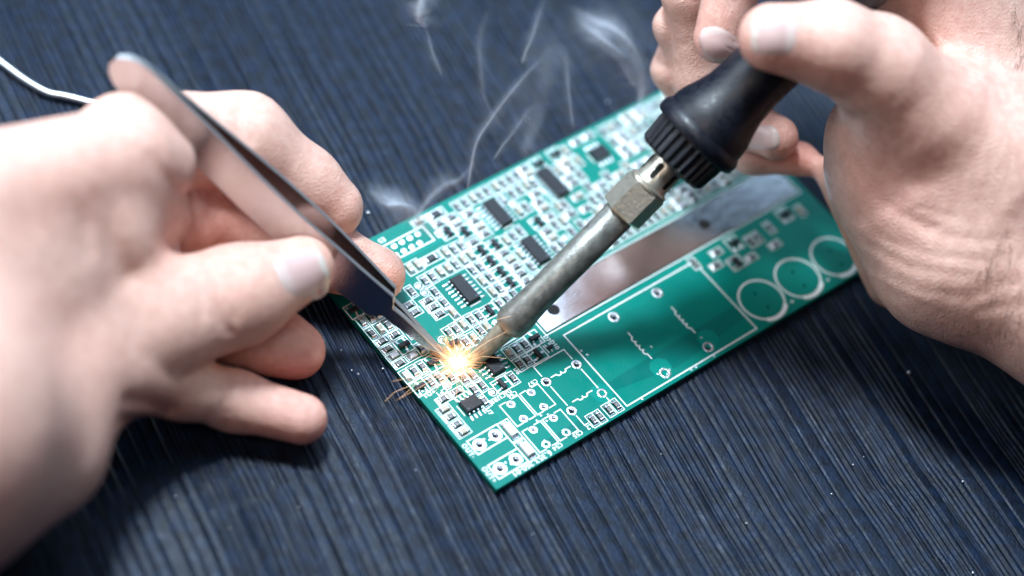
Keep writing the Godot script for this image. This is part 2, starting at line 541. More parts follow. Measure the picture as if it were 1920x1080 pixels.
func make_part(kind: String) -> Node3D:
	var st := begin()
	var o := MeshInstance3D.new()
	match kind:
		"resistor":
			brick_of(st, Vector3(0, 0.27, 0), Vector3(0.98, 0.25, 0.62), 0.04)
			for s in [-1.0, 1.0]: terminal(o, s * 1.02, 1.2, 0.52, 0.5, 0.32)
			var ink := begin()
			for e in [[-0.40, 0.0, 0.035, 0.36], [0.40, 0.0, 0.035, 0.36], [0.0, -0.36, 0.40, 0.035], [0.0, 0.36, 0.40, 0.035], [-0.16, 0.0, 0.04, 0.18], [0.0, 0.0, 0.04, 0.18], [0.16, 0.05, 0.04, 0.15]]:
				brick_of(ink, Vector3(e[0], 0.525, e[1]), Vector3(e[2], 0.006, e[3]), 0.003)
			mi("marking", finish(ink), M.ink, o)
		"large_resistor":
			brick_of(st, Vector3(0, 0.3, 0), Vector3(1.55, 0.28, 0.8), 0.04)
			for s in [-1.0, 1.0]: terminal(o, s * 1.6, 1.65, 0.58, 0.8, 0.45)
			var ink := begin()
			for e in [[-0.3, 0.08], [0.0, 0.08], [0.3, 0.08]]:
				brick_of(ink, Vector3(e[0], 0.585, 0), Vector3(e[1], 0.006, 0.26), 0.003)
			mi("marking", finish(ink), M.laser, o)
		"capacitor", "pale_capacitor", "bright_capacitor":
			brick_of(st, Vector3(0, 0.46, 0), Vector3(0.98, 0.44, 0.62), 0.07)
			for s in [-1.0, 1.0]: terminal(o, s * 1.02, 1.2, 0.9, 0.48, 0.32)
		"white_resistor":
			brick_of(st, Vector3(0, 0.55, 0), Vector3(1.75, 0.5, 0.95), 0.08)
			for s in [-1.0, 1.0]: terminal(o, s * 1.8, 1.7, 0.85, 0.85, 0.3)
		"transistor", "small_transistor":
			var f := 1.0 if kind == "transistor" else 0.62
			loft(st, Vector3.ZERO, [[0.12, 1.35 * f, 0.58 * f], [0.55 * f, 1.46 * f, 0.68 * f], [1.0 * f, 1.38 * f, 0.52 * f], [1.04 * f, 1.34 * f, 0.46 * f]])
			for e in [[-0.95, -1.0], [0.95, -1.0], [0.0, 1.0]]:
				gull_lead(o, e[0] * f, e[1] * 0.62 * f, e[1], 0.42 * f, 0.5 * f, 0.95 * f)
		_:
			var pins := 4
			var pitch := 1.24
			var half := 2.35
			if kind == "fourteen_lead_chip":
				pins = 7; half = 4.15
			elif kind == "sixteen_lead_chip":
				pins = 8; half = 4.75; pitch = 1.2
			loft(st, Vector3.ZERO, [[0.12, half - 0.1, 1.68], [0.7, half, 1.82], [1.38, half - 0.1, 1.66], [1.42, half - 0.14, 1.6]])
			for i in pins:
				for s in [-1.0, 1.0]:
					gull_lead(o, (i - (pins - 1) * 0.5) * pitch, s * 1.78, s, 0.42, 0.68, 1.25)
			var dot := begin(true)
			lathe(dot, Vector3(-half + 0.75, 1.424, 1.0), Vector3.UP, [[0.0, 0.26], [0.004, 0.25], [0.004, 0.0]], 16)
			mi("orientation_dot", finish(dot), M.laser, o)
	o.name = kind
	o.mesh = finish(st)
	o.material_override = {"resistor": M.resist, "large_resistor": M.resist, "capacitor": M.tan, "pale_capacitor": M.grey, "bright_capacitor": M.white, "white_resistor": M.white}.get(kind, M.chip)
	return o

func put(k: String, way: String, u: float, v: float):
	var kind: String = {"R": "resistor", "C": "capacitor", "G": "pale_capacitor", "W": "bright_capacitor", "B": "white_resistor", "X": "large_resistor", "T": "transistor", "D": "small_transistor", "S8": "eight_lead_chip", "Q": "eight_lead_chip", "S14": "fourteen_lead_chip", "S16": "sixteen_lead_chip"}[k]
	var turn := 0.0 if way[0] == "u" else PI / 2
	if way == "u-" or way == "v+": turn += PI
	if k in ["R", "C", "G"] and rng.randf() < 0.5: turn += PI
	part(kind, u, v, turn + rng.randf_range(-0.025, 0.025))
	var a := 2.0
	var b := 1.1
	match k:
		"T":
			a = 1.85; b = 2.1
		"B":
			a = 3.0; b = 1.55
		"X":
			a = 2.9; b = 1.3
		"D":
			return
		"S8", "S14", "S16", "Q":
			var h := 2.5 if k == "S8" or k == "Q" else 4.3
			if way[0] == "u": path([Vector2(u - h - 0.35, v - 1.5), Vector2(u - h - 0.35, v + 1.5)])
			else: path([Vector2(u - 1.5, v - h - 0.35), Vector2(u + 1.5, v - h - 0.35)])
			return
	var w := 0.21 if k in ["R", "C", "G", "W"] else 0.27
	if w < 0.25:
		a = 1.92
		b = 1.04
	if way[0] == "u": rect(u - a, v - b, u + a, v + b, w)
	else: rect(u - b, v - a, u + b, v + a, w)

func coil(a: Vector2, along: Vector2, n: int, lead: float, r: float, flip := 1.0):
	var side := Vector2(-along.y, along.x) * flip
	var p := a
	path([p, p + along * lead], 0.34)
	p += along * lead
	for i in n:
		var pts := []
		for k in 9:
			var t := PI * k / 8.0
			pts.append(p + along * (r - r * cos(t)) + side * (r * 0.85 * sin(t)))
		path(pts, 0.34)
		p += along * (2.0 * r)
	path([p, p + along * lead], 0.34)

func cap_outline(u: float, v: float):   # the open outline round two pads, from its lower left corner
	path([Vector2(u + 1.85, v + 6.9), Vector2(u, v + 6.9), Vector2(u, v), Vector2(u + 1.85, v)])
	path([Vector2(u + 3.75, v + 6.9), Vector2(u + 5.65, v + 6.9), Vector2(u + 5.65, v), Vector2(u + 3.75, v)])

func circuit_board():
	board = Node3D.new()
	board.name = "circuit_board"
	add_child(board)
	board.transform = Transform3D(Vector3(0.619094, 0, -0.785317), Vector3.UP, Vector3(0.785317, 0, 0.619094), Vector3(0.009765, 0.002000, 0.057895))
	tag(board, "green circuit board crowded with small parts, a bare metal strip along its middle", "circuit board")
	silk = begin()
	cutter = CSGCombiner3D.new()
	var slab := CSGBox3D.new()
	slab.size = Vector3(128.0, 1.6, 74.2)
	slab.position = Vector3(64.0, -0.8, -37.1)
	cutter.add_child(slab)
	drill(4.22, 11.78, 0.72)
	drill(9.07, 11.83, 0.72)
	drill(4.27, 3.98, 0.72)
	drill(9.09, 3.99, 0.72)
	drill(17.71, 16.67, 0.50)
	drill(17.75, 11.81, 0.50)
	drill(24.01, 16.72, 0.50)
	drill(24.03, 11.83, 0.50)
	drill(17.76, 8.14, 0.50)
	drill(17.80, 3.33, 0.50)
	drill(24.03, 8.15, 0.50)
	drill(24.05, 3.32, 0.50)
	drill(38.76, 17.13, 0.75)
	drill(29.09, 17.15, 0.75)
	drill(38.73, 7.30, 0.75)
	drill(29.13, 7.37, 0.75)
	drill(55.93, 23.13, 0.85)
	drill(70.44, 23.02, 0.85)
	drill(70.58, 3.50, 0.85)
	drill(56.00, 3.45, 0.85)
	drill(19.48, 69.16, 0.30)
	drill(21.98, 69.17, 0.30)
	drill(24.39, 69.18, 0.30)
	drill(26.86, 69.17, 0.30)
	drill(29.32, 69.16, 0.30)
	drill(18.26, 66.65, 0.30)
	drill(20.74, 66.65, 0.30)
	drill(23.18, 66.69, 0.30)
	drill(25.63, 66.71, 0.30)
	drill(28.07, 66.65, 0.30)
	drill(29.21, 37.55, 0.35)
	drill(92.26, 9.39, 0.45)
	drill(92.29, 4.51, 0.45)
	drill(105.65, 9.38, 0.45)
	drill(105.26, 4.46, 0.45)
	drill(119.23, 9.24, 0.45)
	drill(118.79, 4.27, 0.45)
	cutter.name = "cutter"
	add_child(cutter)
	await get_tree().process_frame
	await get_tree().process_frame
	var cut := cutter.bake_static_mesh()
	remove_child(cutter)
	var st := begin()
	for s in cut.get_surface_count():
		var arr := cut.surface_get_arrays(s)
		var vs: PackedVector3Array = arr[Mesh.ARRAY_VERTEX]
		var ix = arr[Mesh.ARRAY_INDEX]
		if ix == null or ix.size() == 0:
			for q in vs: st.add_vertex(q * K)
		else:
			for e in ix: st.add_vertex(vs[e] * K)
	cutter.free()
	mi("board_panel", finish(st), M.mask, board)
	# the bare strip
	st = begin()
	loft(st, Vector3(81.8, 0, -33.25), [[0.0, 43.6, 5.05], [0.22, 43.6, 5.05], [0.3, 43.45, 4.9]])
	mi("metal_strip", finish(st), M.strip, board)
	for h in [[44.0, 32.75], [95.55, 33.08]]:
		st = begin(true)
		lathe(st, Vector3(h[0], 0.0, -h[1]), Vector3.UP, [[0.302, 1.62], [0.31, 1.45, true], [0.305, 1.4, true], [0.303, 0.0]], 32)
		mi("strip_hole", finish(st), M.hole, board)
	rect(37.75, 27.75, 125.9, 38.75, 0.3)
	# copper showing through the mask
	flat("copper_area", M.bare, 0.010, [Vector2(42, 8.9), Vector2(84.9, 9.6), Vector2(84.9, 5.2), Vector2(60, 3.1), Vector2(42, 6.2)])
	flat("copper_area", M.bare, 0.010, [Vector2(17, 4.2), Vector2(38.4, 4.6), Vector2(38.4, 1.6), Vector2(31, 0.8), Vector2(18, 2.4)])
	flat("copper_area", M.copper, 0.012, [Vector2(17.0, 66.0), Vector2(17.0, 65.0), Vector2(40, 65.0), Vector2(40, 64.2), Vector2(15.5, 64.2), Vector2(15.5, 66.0)])
	for q in [Vector2(56.1, 5.3), Vector2(72.2, 5.4), Vector2(38.7, 7.3)]:
		var oct := []
		for i in 8: oct.append(q + Vector2(cos(TAU * (i + 0.5) / 8), sin(TAU * (i + 0.5) / 8)) * 2.9)
		flat("copper_area", M.copper, 0.014, oct)
	for t in [[Vector2(0.8, 29), Vector2(0.8, 17), Vector2(1.6, 15.5)], [Vector2(3.2, 29), Vector2(3.2, 26.5), Vector2(1.4, 24.6), Vector2(1.4, 18.5)], [Vector2(12.2, 17.3), Vector2(13.3, 16.4), Vector2(13.3, 15.2), Vector2(12.0, 13.9)], [Vector2(21.5, 22.0), Vector2(26.5, 22.2), Vector2(28.4, 24.4)], [Vector2(36, 3), Vector2(38.2, 5.0), Vector2(38.2, 6)], [Vector2(44, 26.6), Vector2(80, 26.6)], [Vector2(40, 40.0), Vector2(118, 40.2)], [Vector2(40, 41.0), Vector2(118, 41.2)]]:
		for i in t.size() - 1:
			var d: Vector2 = (t[i + 1] - t[i]).normalized() * 0.16
			var s := Vector2(-d.y, d.x)
			flat("copper_trace", M.copper, 0.016 + 0.002 * (i % 3), [t[i] - d + s, t[i + 1] + d + s, t[i + 1] + d - s, t[i] - d - s])
	# vias
	for q in [[2.0, 30.9], [4.1, 29.4], [5.5, 30.2], [8.0, 30.0], [10.7, 29.6], [18.2, 4.3], [20.2, 9.7], [22.0, 10.3], [23.6, 9.6], [24.3, 8.8], [22.2, 8.4], [6.2, 12.4], [7.2, 11.5], [6.5, 4.6], [7.4, 3.6], [56.4, 2.9], [57.6, 3.6], [54.4, 4.2], [71.0, 6.6], [38.9, 9.4], [42.3, 19.6], [42.9, 17.9], [58.2, 11.2], [62.5, 0.6], [64.0, 0.6], [70.0, 0.6], [46.2, 0.7], [16.0, 67.7], [14.4, 57.6], [39.5, 68.5]]:
		st = begin()
		annulus(st, Vector3.ZERO, 0.14, 0.3, 0.03, 12)
		mi("via", finish(st), M.tin, board).position = Vector3(q[0], 0.015, -q[1]) * K
	ring(4.22, 11.78, 1.65, 0.72)
	ring(9.07, 11.83, 1.65, 0.72)
	ring(4.27, 3.98, 1.65, 0.72)
	ring(9.09, 3.99, 1.65, 0.72)
	ring(17.71, 16.67, 1.05, 0.50)
	ring(17.75, 11.81, 1.05, 0.50)
	ring(24.01, 16.72, 1.05, 0.50)
	ring(24.03, 11.83, 1.05, 0.50)
	ring(17.76, 8.14, 1.05, 0.50)
	ring(17.80, 3.33, 1.05, 0.50)
	ring(24.03, 8.15, 1.05, 0.50)
	ring(24.05, 3.32, 1.05, 0.50)
	ring(38.76, 17.13, 1.28, 0.75)
	ring(29.09, 17.15, 1.28, 0.75)
	ring(38.73, 7.30, 1.28, 0.75)
	ring(29.13, 7.37, 1.28, 0.75)
	ring(55.93, 23.13, 1.50, 0.85)
	ring(70.44, 23.02, 1.50, 0.85)
	ring(70.58, 3.50, 1.50, 0.85)
	ring(56.00, 3.45, 1.50, 0.85)
	ring(19.48, 69.16, 0.78, 0.30)
	ring(21.98, 69.17, 0.78, 0.30)
	ring(24.39, 69.18, 0.78, 0.30)
	ring(26.86, 69.17, 0.78, 0.30)
	ring(29.32, 69.16, 0.78, 0.30)
	ring(18.26, 66.65, 0.78, 0.30)
	ring(20.74, 66.65, 0.78, 0.30)
	ring(23.18, 66.69, 0.78, 0.30)
	ring(25.63, 66.71, 0.78, 0.30)
	ring(28.07, 66.65, 0.78, 0.30)
	ring(29.21, 37.55, 0.75, 0.35)
	test_pad(7.78, 29.00)
	test_pad(16.03, 21.69)
	test_pad(19.82, 56.11)
	test_pad(19.81, 53.80)
	test_pad(14.94, 40.21)
	test_pad(56.34, 64.33)
	test_pad(61.34, 48.72)
	# printed outlines
	rect(41.5, 1.15, 85.2, 25.5, 0.36)
	coil(Vector2(55.9, 17.5), Vector2(0, -1), 4, 1.6, 0.72, -1.0)
	coil(Vector2(70.6, 17.6), Vector2(0, -1), 4, 1.6, 0.72, -1.0)
	path([Vector2(29.1, 19.0), Vector2(29.1, 22.2), Vector2(38.8, 22.2), Vector2(38.8, 19.0)])
	path([Vector2(29.1, 15.4), Vector2(29.1, 9.2)])
	path([Vector2(38.8, 15.4), Vector2(38.8, 9.0)])
	path([Vector2(29.1, 5.6), Vector2(29.1, 2.5), Vector2(30.2, 2.5)])
	path([Vector2(38.8, 5.6), Vector2(38.8, 4.4)])
	coil(Vector2(30.9, 17.5), Vector2(1, 0), 2, 1.6, 0.72, -1.0)
	coil(Vector2(30.9, 9.2), Vector2(1, 0), 2, 1.6, 0.72, -1.0)
	for q in [[15.0, 10.9], [21.25, 10.9], [15.05, 2.25], [21.3, 2.25]]: cap_outline(q[0], q[1])
	rect(2.2, 9.8, 11.15, 14.05, 0.36)
	rect(2.25, 1.9, 11.2, 6.15, 0.36)
	path([Vector2(17.4, 65.5), Vector2(31.8, 65.5), Vector2(31.8, 70.5), Vector2(17.4, 70.5), Vector2(17.4, 65.5)], 0.42)
	for q in [[92.45, 7.15], [105.55, 7.25], [118.7, 7.35]]:
		arc(Vector2(q[0], q[1]), 6.05, 0, TAU, 0.46, 56)
		arc(Vector2(q[0], q[1]), 6.2, -2.0, -0.85, 1.1, 16)
		print_text("+", q[0] + 6.5, q[1] - 4.6, 1.4, "turned")
	path([Vector2(25.7, 30.9), Vector2(27.8, 31.0), Vector2(31.7, 31.2)])
	path([Vector2(35.0, 25.7), Vector2(35.1, 23.5)])
	rect(33.2, 65.6, 34.8, 67.2, 0.4)
	put("T", "u+", 1.68, 58.44)
	put("R", "v", 1.31, 54.60)
	put("R", "v", 3.87, 54.64)
	put("R", "v", 1.24, 50.63)
	put("C", "v", 3.82, 50.68)
	put("R", "v", 5.98, 54.69)
	put("R", "v", 6.08, 50.59)
	put("R", "u", 2.08, 47.43)
	put("R", "u", 5.94, 47.40)
	put("R", "u", 2.03, 44.97)
	put("T", "u+", 5.90, 43.80)
	put("G", "u", 1.96, 42.53)
	put("G", "u", 5.85, 40.14)
	put("R", "u", 1.98, 40.09)
	put("R", "v", 8.91, 40.84)
	put("W", "v", 0.97, 36.34)
	put("R", "v", 3.42, 36.42)
	put("R", "v", 5.90, 36.41)
	put("T", "u+", 8.79, 36.06)
	put("T", "u-", 1.90, 32.05)
	put("R", "v", 4.90, 32.01)
	put("R", "v", 7.39, 31.98)
	put("R", "v", 9.96, 30.53)
	put("R", "u", 8.53, 26.34)
	put("R", "u", 4.63, 26.36)
	put("C", "u", 3.00, 23.93)
	put("R", "u", 2.99, 21.53)
	put("R", "u", 3.00, 18.99)
	put("C", "u", 3.01, 16.54)
	put("S8", "u", 9.05, 21.57)
	put("R", "v", 12.42, 28.64)
	put("R", "v", 14.75, 28.06)
	put("R", "v", 12.50, 24.60)
	put("R", "v", 14.94, 24.72)
	put("R", "v", 12.58, 20.75)
	put("T", "v-", 19.20, 22.24)
	put("R", "v", 22.64, 22.25)
	put("C", "v", 26.42, 28.40)
	put("R", "v", 28.87, 28.40)
	put("R", "v", 31.33, 28.46)
	put("R", "v", 26.57, 24.50)
	put("R", "v", 28.97, 24.50)
	put("T", "u-", 34.47, 28.62)
	put("T", "v-", 32.23, 24.43)
	put("D", "u", 36.14, 24.50)
	put("B", "v", 12.73, 10.96)
	put("B", "v", 12.75, 4.58)
	put("R", "v", 36.92, 2.66)
	put("R", "v", 39.37, 2.65)
	put("R", "v", 31.74, 2.47)
	put("R", "v", 33.78, 2.39)
	put("C", "v", 20.86, 61.37)
	put("C", "v", 23.29, 61.40)
	put("X", "u", 27.33, 61.22)
	put("C", "v", 31.66, 60.77)
	put("R", "v", 21.89, 56.51)
	put("R", "v", 24.25, 56.57)
	put("C", "v", 26.80, 56.63)
	put("C", "v", 29.19, 56.58)
	put("R", "v", 31.58, 56.52)
	put("C", "v", 34.10, 56.62)
	put("C", "v", 36.63, 56.82)
	put("R", "v", 34.10, 52.98)
	put("R", "v", 21.96, 52.48)
	put("R", "v", 21.94, 48.72)
	put("R", "u", 18.86, 51.32)
	put("R", "u", 18.86, 49.02)
	put("R", "u", 19.06, 46.52)
	put("R", "v", 17.03, 55.67)
	put("R", "u", 14.00, 52.61)
	put("R", "u", 14.14, 50.14)
	put("C", "v", 22.03, 45.12)
	put("R", "v", 36.53, 48.96)
	put("C", "v", 34.13, 48.91)
	put("R", "v", 36.48, 44.95)
	put("C", "v", 34.27, 45.02)
	put("T", "v-", 39.94, 48.82)
	put("T", "v-", 39.93, 44.98)
	put("T", "v-", 30.11, 40.93)
	put("R", "v", 33.55, 41.25)
	put("R", "v", 35.98, 41.45)
	put("R", "v", 38.47, 41.84)
	put("R", "u", 44.12, 45.66)
	put("R", "u", 43.89, 43.23)
	put("R", "v", 24.48, 41.24)
	put("R", "v", 26.89, 41.12)
	put("C", "v", 26.56, 37.38)
	put("R", "v", 24.53, 37.39)
	put("S14", "v", 28.56, 49.11)
	put("C", "v", 21.92, 41.05)
	put("R", "v", 19.60, 41.02)
	put("R", "v", 17.42, 40.92)
	put("T", "u+", 16.48, 37.81)
	put("R", "v", 19.35, 36.67)
	put("C", "v", 21.79, 36.50)
	put("T", "v-", 39.88, 63.45)
	put("R", "u", 39.80, 59.79)
	put("R", "v", 36.39, 60.42)
	put("R", "v", 34.02, 60.54)
	put("R", "v", 36.39, 52.88)
	put("T", "v-", 39.81, 56.64)
	put("T", "v-", 39.81, 52.76)
	put("T", "v-", 44.10, 56.25)
	put("R", "u", 44.23, 53.02)
	put("C", "u", 44.32, 50.48)
	put("R", "u", 44.34, 48.10)
	put("R", "u", 44.10, 60.39)
	put("C", "u", 44.21, 62.74)
	put("R", "u", 44.32, 65.09)
	put("C", "v", 47.34, 55.84)
	put("R", "v", 49.79, 56.13)
	put("R", "v", 52.26, 56.41)
	put("G", "u", 39.80, 66.67)
	put("C", "u", 31.69, 72.14)
	put("X", "u", 36.84, 71.72)
	put("R", "u", 35.89, 68.99)
	put("R", "u", 39.66, 68.95)
	put("T", "v-", 36.12, 65.58)
	put("R", "v", 43.21, 70.83)
	put("S14", "v", 50.76, 63.81)
	put("R", "v", 45.75, 70.88)
	put("C", "v", 48.31, 70.94)
	put("R", "v", 50.55, 70.95)
	put("R", "v", 53.00, 70.97)
	put("C", "v", 55.79, 70.91)
	put("R", "v", 58.13, 71.00)
	put("R", "v", 60.67, 70.98)
	put("R", "v", 63.16, 71.12)
	put("R", "u", 44.36, 67.60)
	put("R", "v", 58.07, 66.98)
	put("R", "v", 60.61, 67.06)
	put("C", "v", 63.15, 67.15)
	put("C", "v", 56.03, 61.47)
	put("R", "v", 58.53, 61.78)
	put("S14", "v", 51.53, 49.41)
	put("R", "u", 62.39, 61.29)
	put("C", "u", 62.37, 59.06)
	put("R", "u", 61.99, 56.16)
	put("R", "v", 61.48, 53.36)
	put("C", "v", 65.97, 57.38)
	put("R", "v", 67.83, 56.96)
	put("R", "u", 67.18, 53.98)
	put("C", "v", 63.95, 53.22)
	put("R", "v", 63.87, 49.50)
	put("T", "v-", 58.24, 56.17)
	put("R", "u", 58.16, 52.68)
	put("C", "u", 58.02, 50.34)
	put("R", "v", 56.65, 47.22)
	put("R", "v", 58.95, 47.38)
	put("R", "v", 67.36, 49.86)
	put("S16", "v", 69.41, 64.27)
	put("T", "u-", 70.38, 71.13)
	put("T", "u-", 76.39, 71.32)
	put("Q", "u", 86.63, 65.60)
	put("S14", "v", 20.78, 29.24)
	put("R", "u", 66.00, 72.00)
	put("C", "u", 66.00, 69.80)
	put("C", "v", 79.50, 70.90)
	put("R", "u", 84.05, 72.00)
	put("R", "u", 88.25, 72.00)
	put("R", "v", 92.75, 70.90)
	put("C", "v", 95.20, 70.90)
	put("R", "v", 97.65, 70.90)
	put("C", "u", 101.60, 72.00)
	put("C", "u", 101.60, 69.80)
	put("G", "u", 105.80, 72.00)
	put("C", "u", 105.80, 69.80)
	put("G", "v", 109.10, 70.90)
	put("R", "v", 111.55, 70.90)
	put("C", "v", 114.00, 70.90)
	put("R", "u", 117.35, 72.00)
	put("R", "u", 117.35, 69.80)
	put("R", "u", 121.55, 72.00)
	put("C", "u", 121.55, 69.80)
	put("G", "v", 54.90, 66.80)
	put("R", "v", 65.15, 66.80)
	put("C", "v", 73.60, 66.80)
	put("C", "u", 76.95, 67.90)
	put("R", "u", 76.95, 65.70)
	put("C", "v", 80.25, 66.80)
	put("R", "v", 92.90, 66.80)
	put("G", "u", 96.25, 67.90)
	put("R", "u", 96.25, 65.70)
	put("C", "v", 99.55, 66.80)
	put("R", "v", 102.00, 66.80)
	put("R", "v", 104.45, 66.80)
	put("R", "v", 107.50, 66.80)
	put("R", "v", 109.95, 66.80)
	put("G", "u", 113.30, 67.90)
	put("C", "u", 113.30, 65.70)
	put("R", "v", 116.60, 66.80)
	put("C", "u", 119.95, 67.90)
	put("C", "u", 119.95, 65.70)
	put("G", "v", 123.25, 66.80)
	put("C", "v", 125.70, 66.80)
	put("R", "u", 63.60, 63.80)
	put("G", "u", 74.40, 63.80)
	put("R", "u", 74.40, 61.60)
	put("R", "v", 77.70, 62.70)
	put("R", "u", 93.65, 63.80)
	put("R", "u", 93.65, 61.60)
	put("G", "u", 97.85, 63.80)
	put("G", "u", 97.85, 61.60)
	put("R", "v", 101.15, 62.70)
	put("R", "v", 103.60, 62.70)
	put("C", "v", 106.65, 62.70)
	put("C", "u", 110.00, 63.80)
	put("R", "u", 110.00, 61.60)
	put("R", "u", 114.20, 63.80)
	put("R", "u", 114.20, 61.60)
	put("R", "v", 117.50, 62.70)
	put("C", "v", 119.95, 62.70)
	put("R", "u", 123.30, 63.80)
	put("R", "u", 123.30, 61.60)
	put("C", "u", 72.60, 57.50)
	put("R", "v", 77.10, 58.60)
	put("G", "u", 80.45, 57.50)
	put("R", "v", 83.75, 58.60)
	put("C", "u", 87.10, 57.50)
	put("C", "v", 90.40, 58.60)
	put("G", "u", 93.75, 57.50)
	put("R", "u", 97.95, 57.50)
	put("C", "v", 101.25, 58.60)
	put("R", "v", 103.70, 58.60)
	put("C", "v", 106.15, 58.60)
	put("R", "u", 109.50, 57.50)
	put("C", "v", 112.80, 58.60)
	put("R", "u", 116.15, 57.50)
	put("R", "v", 119.45, 58.60)
	put("R", "u", 122.80, 57.50)
	put("R", "u", 72.00, 53.40)
	put("R", "v", 75.30, 54.50)
	put("R", "v", 77.75, 54.50)
	put("R", "v", 80.20, 54.50)
	put("C", "v", 82.65, 54.50)
	put("G", "v", 85.10, 54.50)
	put("C", "u", 88.45, 53.40)
	put("R", "v", 91.75, 54.50)
	put("R", "u", 95.10, 53.40)
	put("G", "u", 99.30, 53.40)
	put("G", "u", 103.50, 55.60)
	put("R", "u", 103.50, 53.40)
	put("R", "v", 106.80, 54.50)
	put("C", "v", 109.25, 54.50)
	put("R", "v", 111.70, 54.50)
	put("C", "v", 114.15, 54.50)
	put("R", "v", 116.60, 54.50)
	put("R", "u", 119.95, 53.40)
	put("G", "v", 123.25, 54.50)
	put("R", "v", 125.70, 54.50)
	put("C", "v", 47.70, 50.40)
	put("G", "u", 70.25, 49.30)
	put("C", "v", 73.55, 50.40)
	put("R", "u", 76.90, 51.50)
	put("G", "u", 76.90, 49.30)
	put("R", "u", 81.10, 51.50)
	put("R", "u", 81.10, 49.30)
	put("G", "v", 84.40, 50.40)
	put("R", "v", 86.85, 50.40)
	put("G", "u", 90.20, 49.30)
	put("R", "u", 94.40, 49.30)
	put("R", "u", 98.60, 49.30)
	put("R", "v", 102.50, 50.40)
	put("C", "u", 105.85, 49.30)
	put("R", "v", 109.15, 50.40)
	put("C", "v", 111.60, 50.40)
	put("R", "u", 114.95, 51.50)
	put("G", "u", 114.95, 49.30)
	put("C", "u", 119.15, 49.30)
	put("R", "v", 122.45, 50.40)
	put("C", "v", 124.90, 50.40)
	put("R", "v", 47.70, 46.30)
	put("G", "u", 61.85, 45.20)
	put("R", "u", 66.05, 45.20)
	put("R", "u", 70.25, 45.20)
	put("R", "v", 73.55, 46.30)
	put("R", "v", 76.00, 46.30)
	put("R", "u", 79.35, 45.20)
	put("R", "v", 82.65, 46.30)
	put("R", "v", 85.10, 46.30)
	put("R", "v", 87.55, 46.30)
	put("G", "v", 90.00, 46.30)
	put("R", "v", 92.45, 46.30)
	put("R", "v", 94.90, 46.30)
	put("G", "u", 98.25, 45.20)
	put("C", "u", 102.45, 45.20)
	put("G", "v", 105.75, 46.30)
	put("G", "u", 109.10, 45.20)
	put("G", "v", 112.40, 46.30)
	put("R", "v", 114.85, 46.30)
	put("R", "v", 117.30, 46.30)
	put("R", "v", 119.75, 46.30)
	put("R", "v", 122.20, 46.30)
	put("C", "v", 125.25, 46.30)
	put("R", "u", 43.20, 40.90)
	put("R", "v", 47.10, 42.00)
	put("R", "u", 50.45, 43.10)
	put("R", "u", 50.45, 40.90)
	put("R", "v", 53.75, 42.00)
	put("R", "u", 57.10, 43.10)
	put("G", "u", 57.10, 40.90)
	put("R", "u", 61.30, 43.10)
	put("R", "u", 61.30, 40.90)
	put("C", "v", 65.20, 42.00)
	put("R", "v", 67.65, 42.00)
	put("R", "u", 71.00, 43.10)
	put("R", "u", 71.00, 40.90)
	put("G", "v", 74.30, 42.00)
	put("R", "v", 76.75, 42.00)
	put("C", "v", 79.20, 42.00)
	put("R", "v", 81.65, 42.00)
	put("R", "v", 84.10, 42.00)
	put("R", "v", 86.55, 42.00)
	put("C", "v", 89.00, 42.00)
	put("C", "v", 91.45, 42.00)
	put("C", "u", 94.80, 43.10)
	put("G", "u", 94.80, 40.90)
	put("G", "u", 99.00, 43.10)
	put("R", "u", 99.00, 40.90)
	put("R", "v", 102.30, 42.00)
	put("C", "v", 104.75, 42.00)
	put("R", "v", 107.20, 42.00)
	put("C", "u", 110.55, 43.10)
	put("C", "u", 110.55, 40.90)
	put("C", "v", 113.85, 42.00)
	put("R", "v", 116.30, 42.00)
	put("R", "v", 118.75, 42.00)
	put("C", "v", 121.20, 42.00)
	put("R", "v", 123.65, 42.00)
	put("R", "v", 84.90, 25.00)
	put("T", "u-", 98.30, 24.40)
	put("R", "u", 92.30, 24.70)
	put("R", "v", 102.60, 22.60)
	put("R", "v", 105.10, 22.60)
	put("T", "v-", 94.60, 19.40)
	put("R", "u", 99.20, 18.60)
	put("T", "u-", 116.80, 24.40)
	put("R", "v", 110.20, 23.30)
	put("R", "u", 89.40, 21.50)
	put("C", "v", 121.50, 23.20)
	put("R", "u", 107.60, 18.40)
	put("R", "v", 8.50, 54.60)
	put("R", "v", 11.00, 54.60)
	put("R", "v", 8.60, 50.60)
	put("R", "u", 10.50, 47.40)
	put("R", "u", 10.40, 45.20)
	put("T", "u+", 5.20, 61.50)
	put("R", "v", 9.00, 59.60)
	put("R", "v", 11.50, 59.60)
	put("R", "v", 14.00, 59.00)
	put("R", "v", 13.20, 64.40)
	# printed lettering
	print_text("OUT-", 0.95, 11.85, 1.25, "down")
	print_text("OUT+", 1.05, 4.1, 1.25, "down")
	print_text("6.353.260-01", 11.6, 1.05, 1.35, "turned")
	print_text("C56", 19.6, 18.65, 1.1, "turned")
	print_text("C57", 26.0, 18.65, 1.1, "turned")
	print_text("C54", 19.7, 1.35, 1.1, "turned")
	print_text("C55", 26.05, 1.4, 1.1, "turned")
	print_text("D4", 19.2, 19.85, 1.1, "turned")
	print_text("L2", 29.8, 1.5, 1.1, "turned")
	print_text("U6", 24.9, 23.4, 1.1, "down")
	print_text("D7", 37.3, 27.0, 1.1, "down")
	print_text("D10", 37.7, 24.5, 1.1, "down")
	print_text("Q1", 2.2, 29.5, 1.2, "turned")
	print_text("CP1", 5.6, 28.2, 1.2, "turned")
	print_text("CURR", 15.9, 19.7, 1.2, "turned")
	print_text("U7", 11.9, 17.9, 1.1, "down")
	print_text("E5", 20.3, 72.2, 1.3, "turned")
	print_text("U3", 46.0, 66.3, 1.1, "turned")
	var o := mi("silkscreen", finish(silk), M.silk, board)
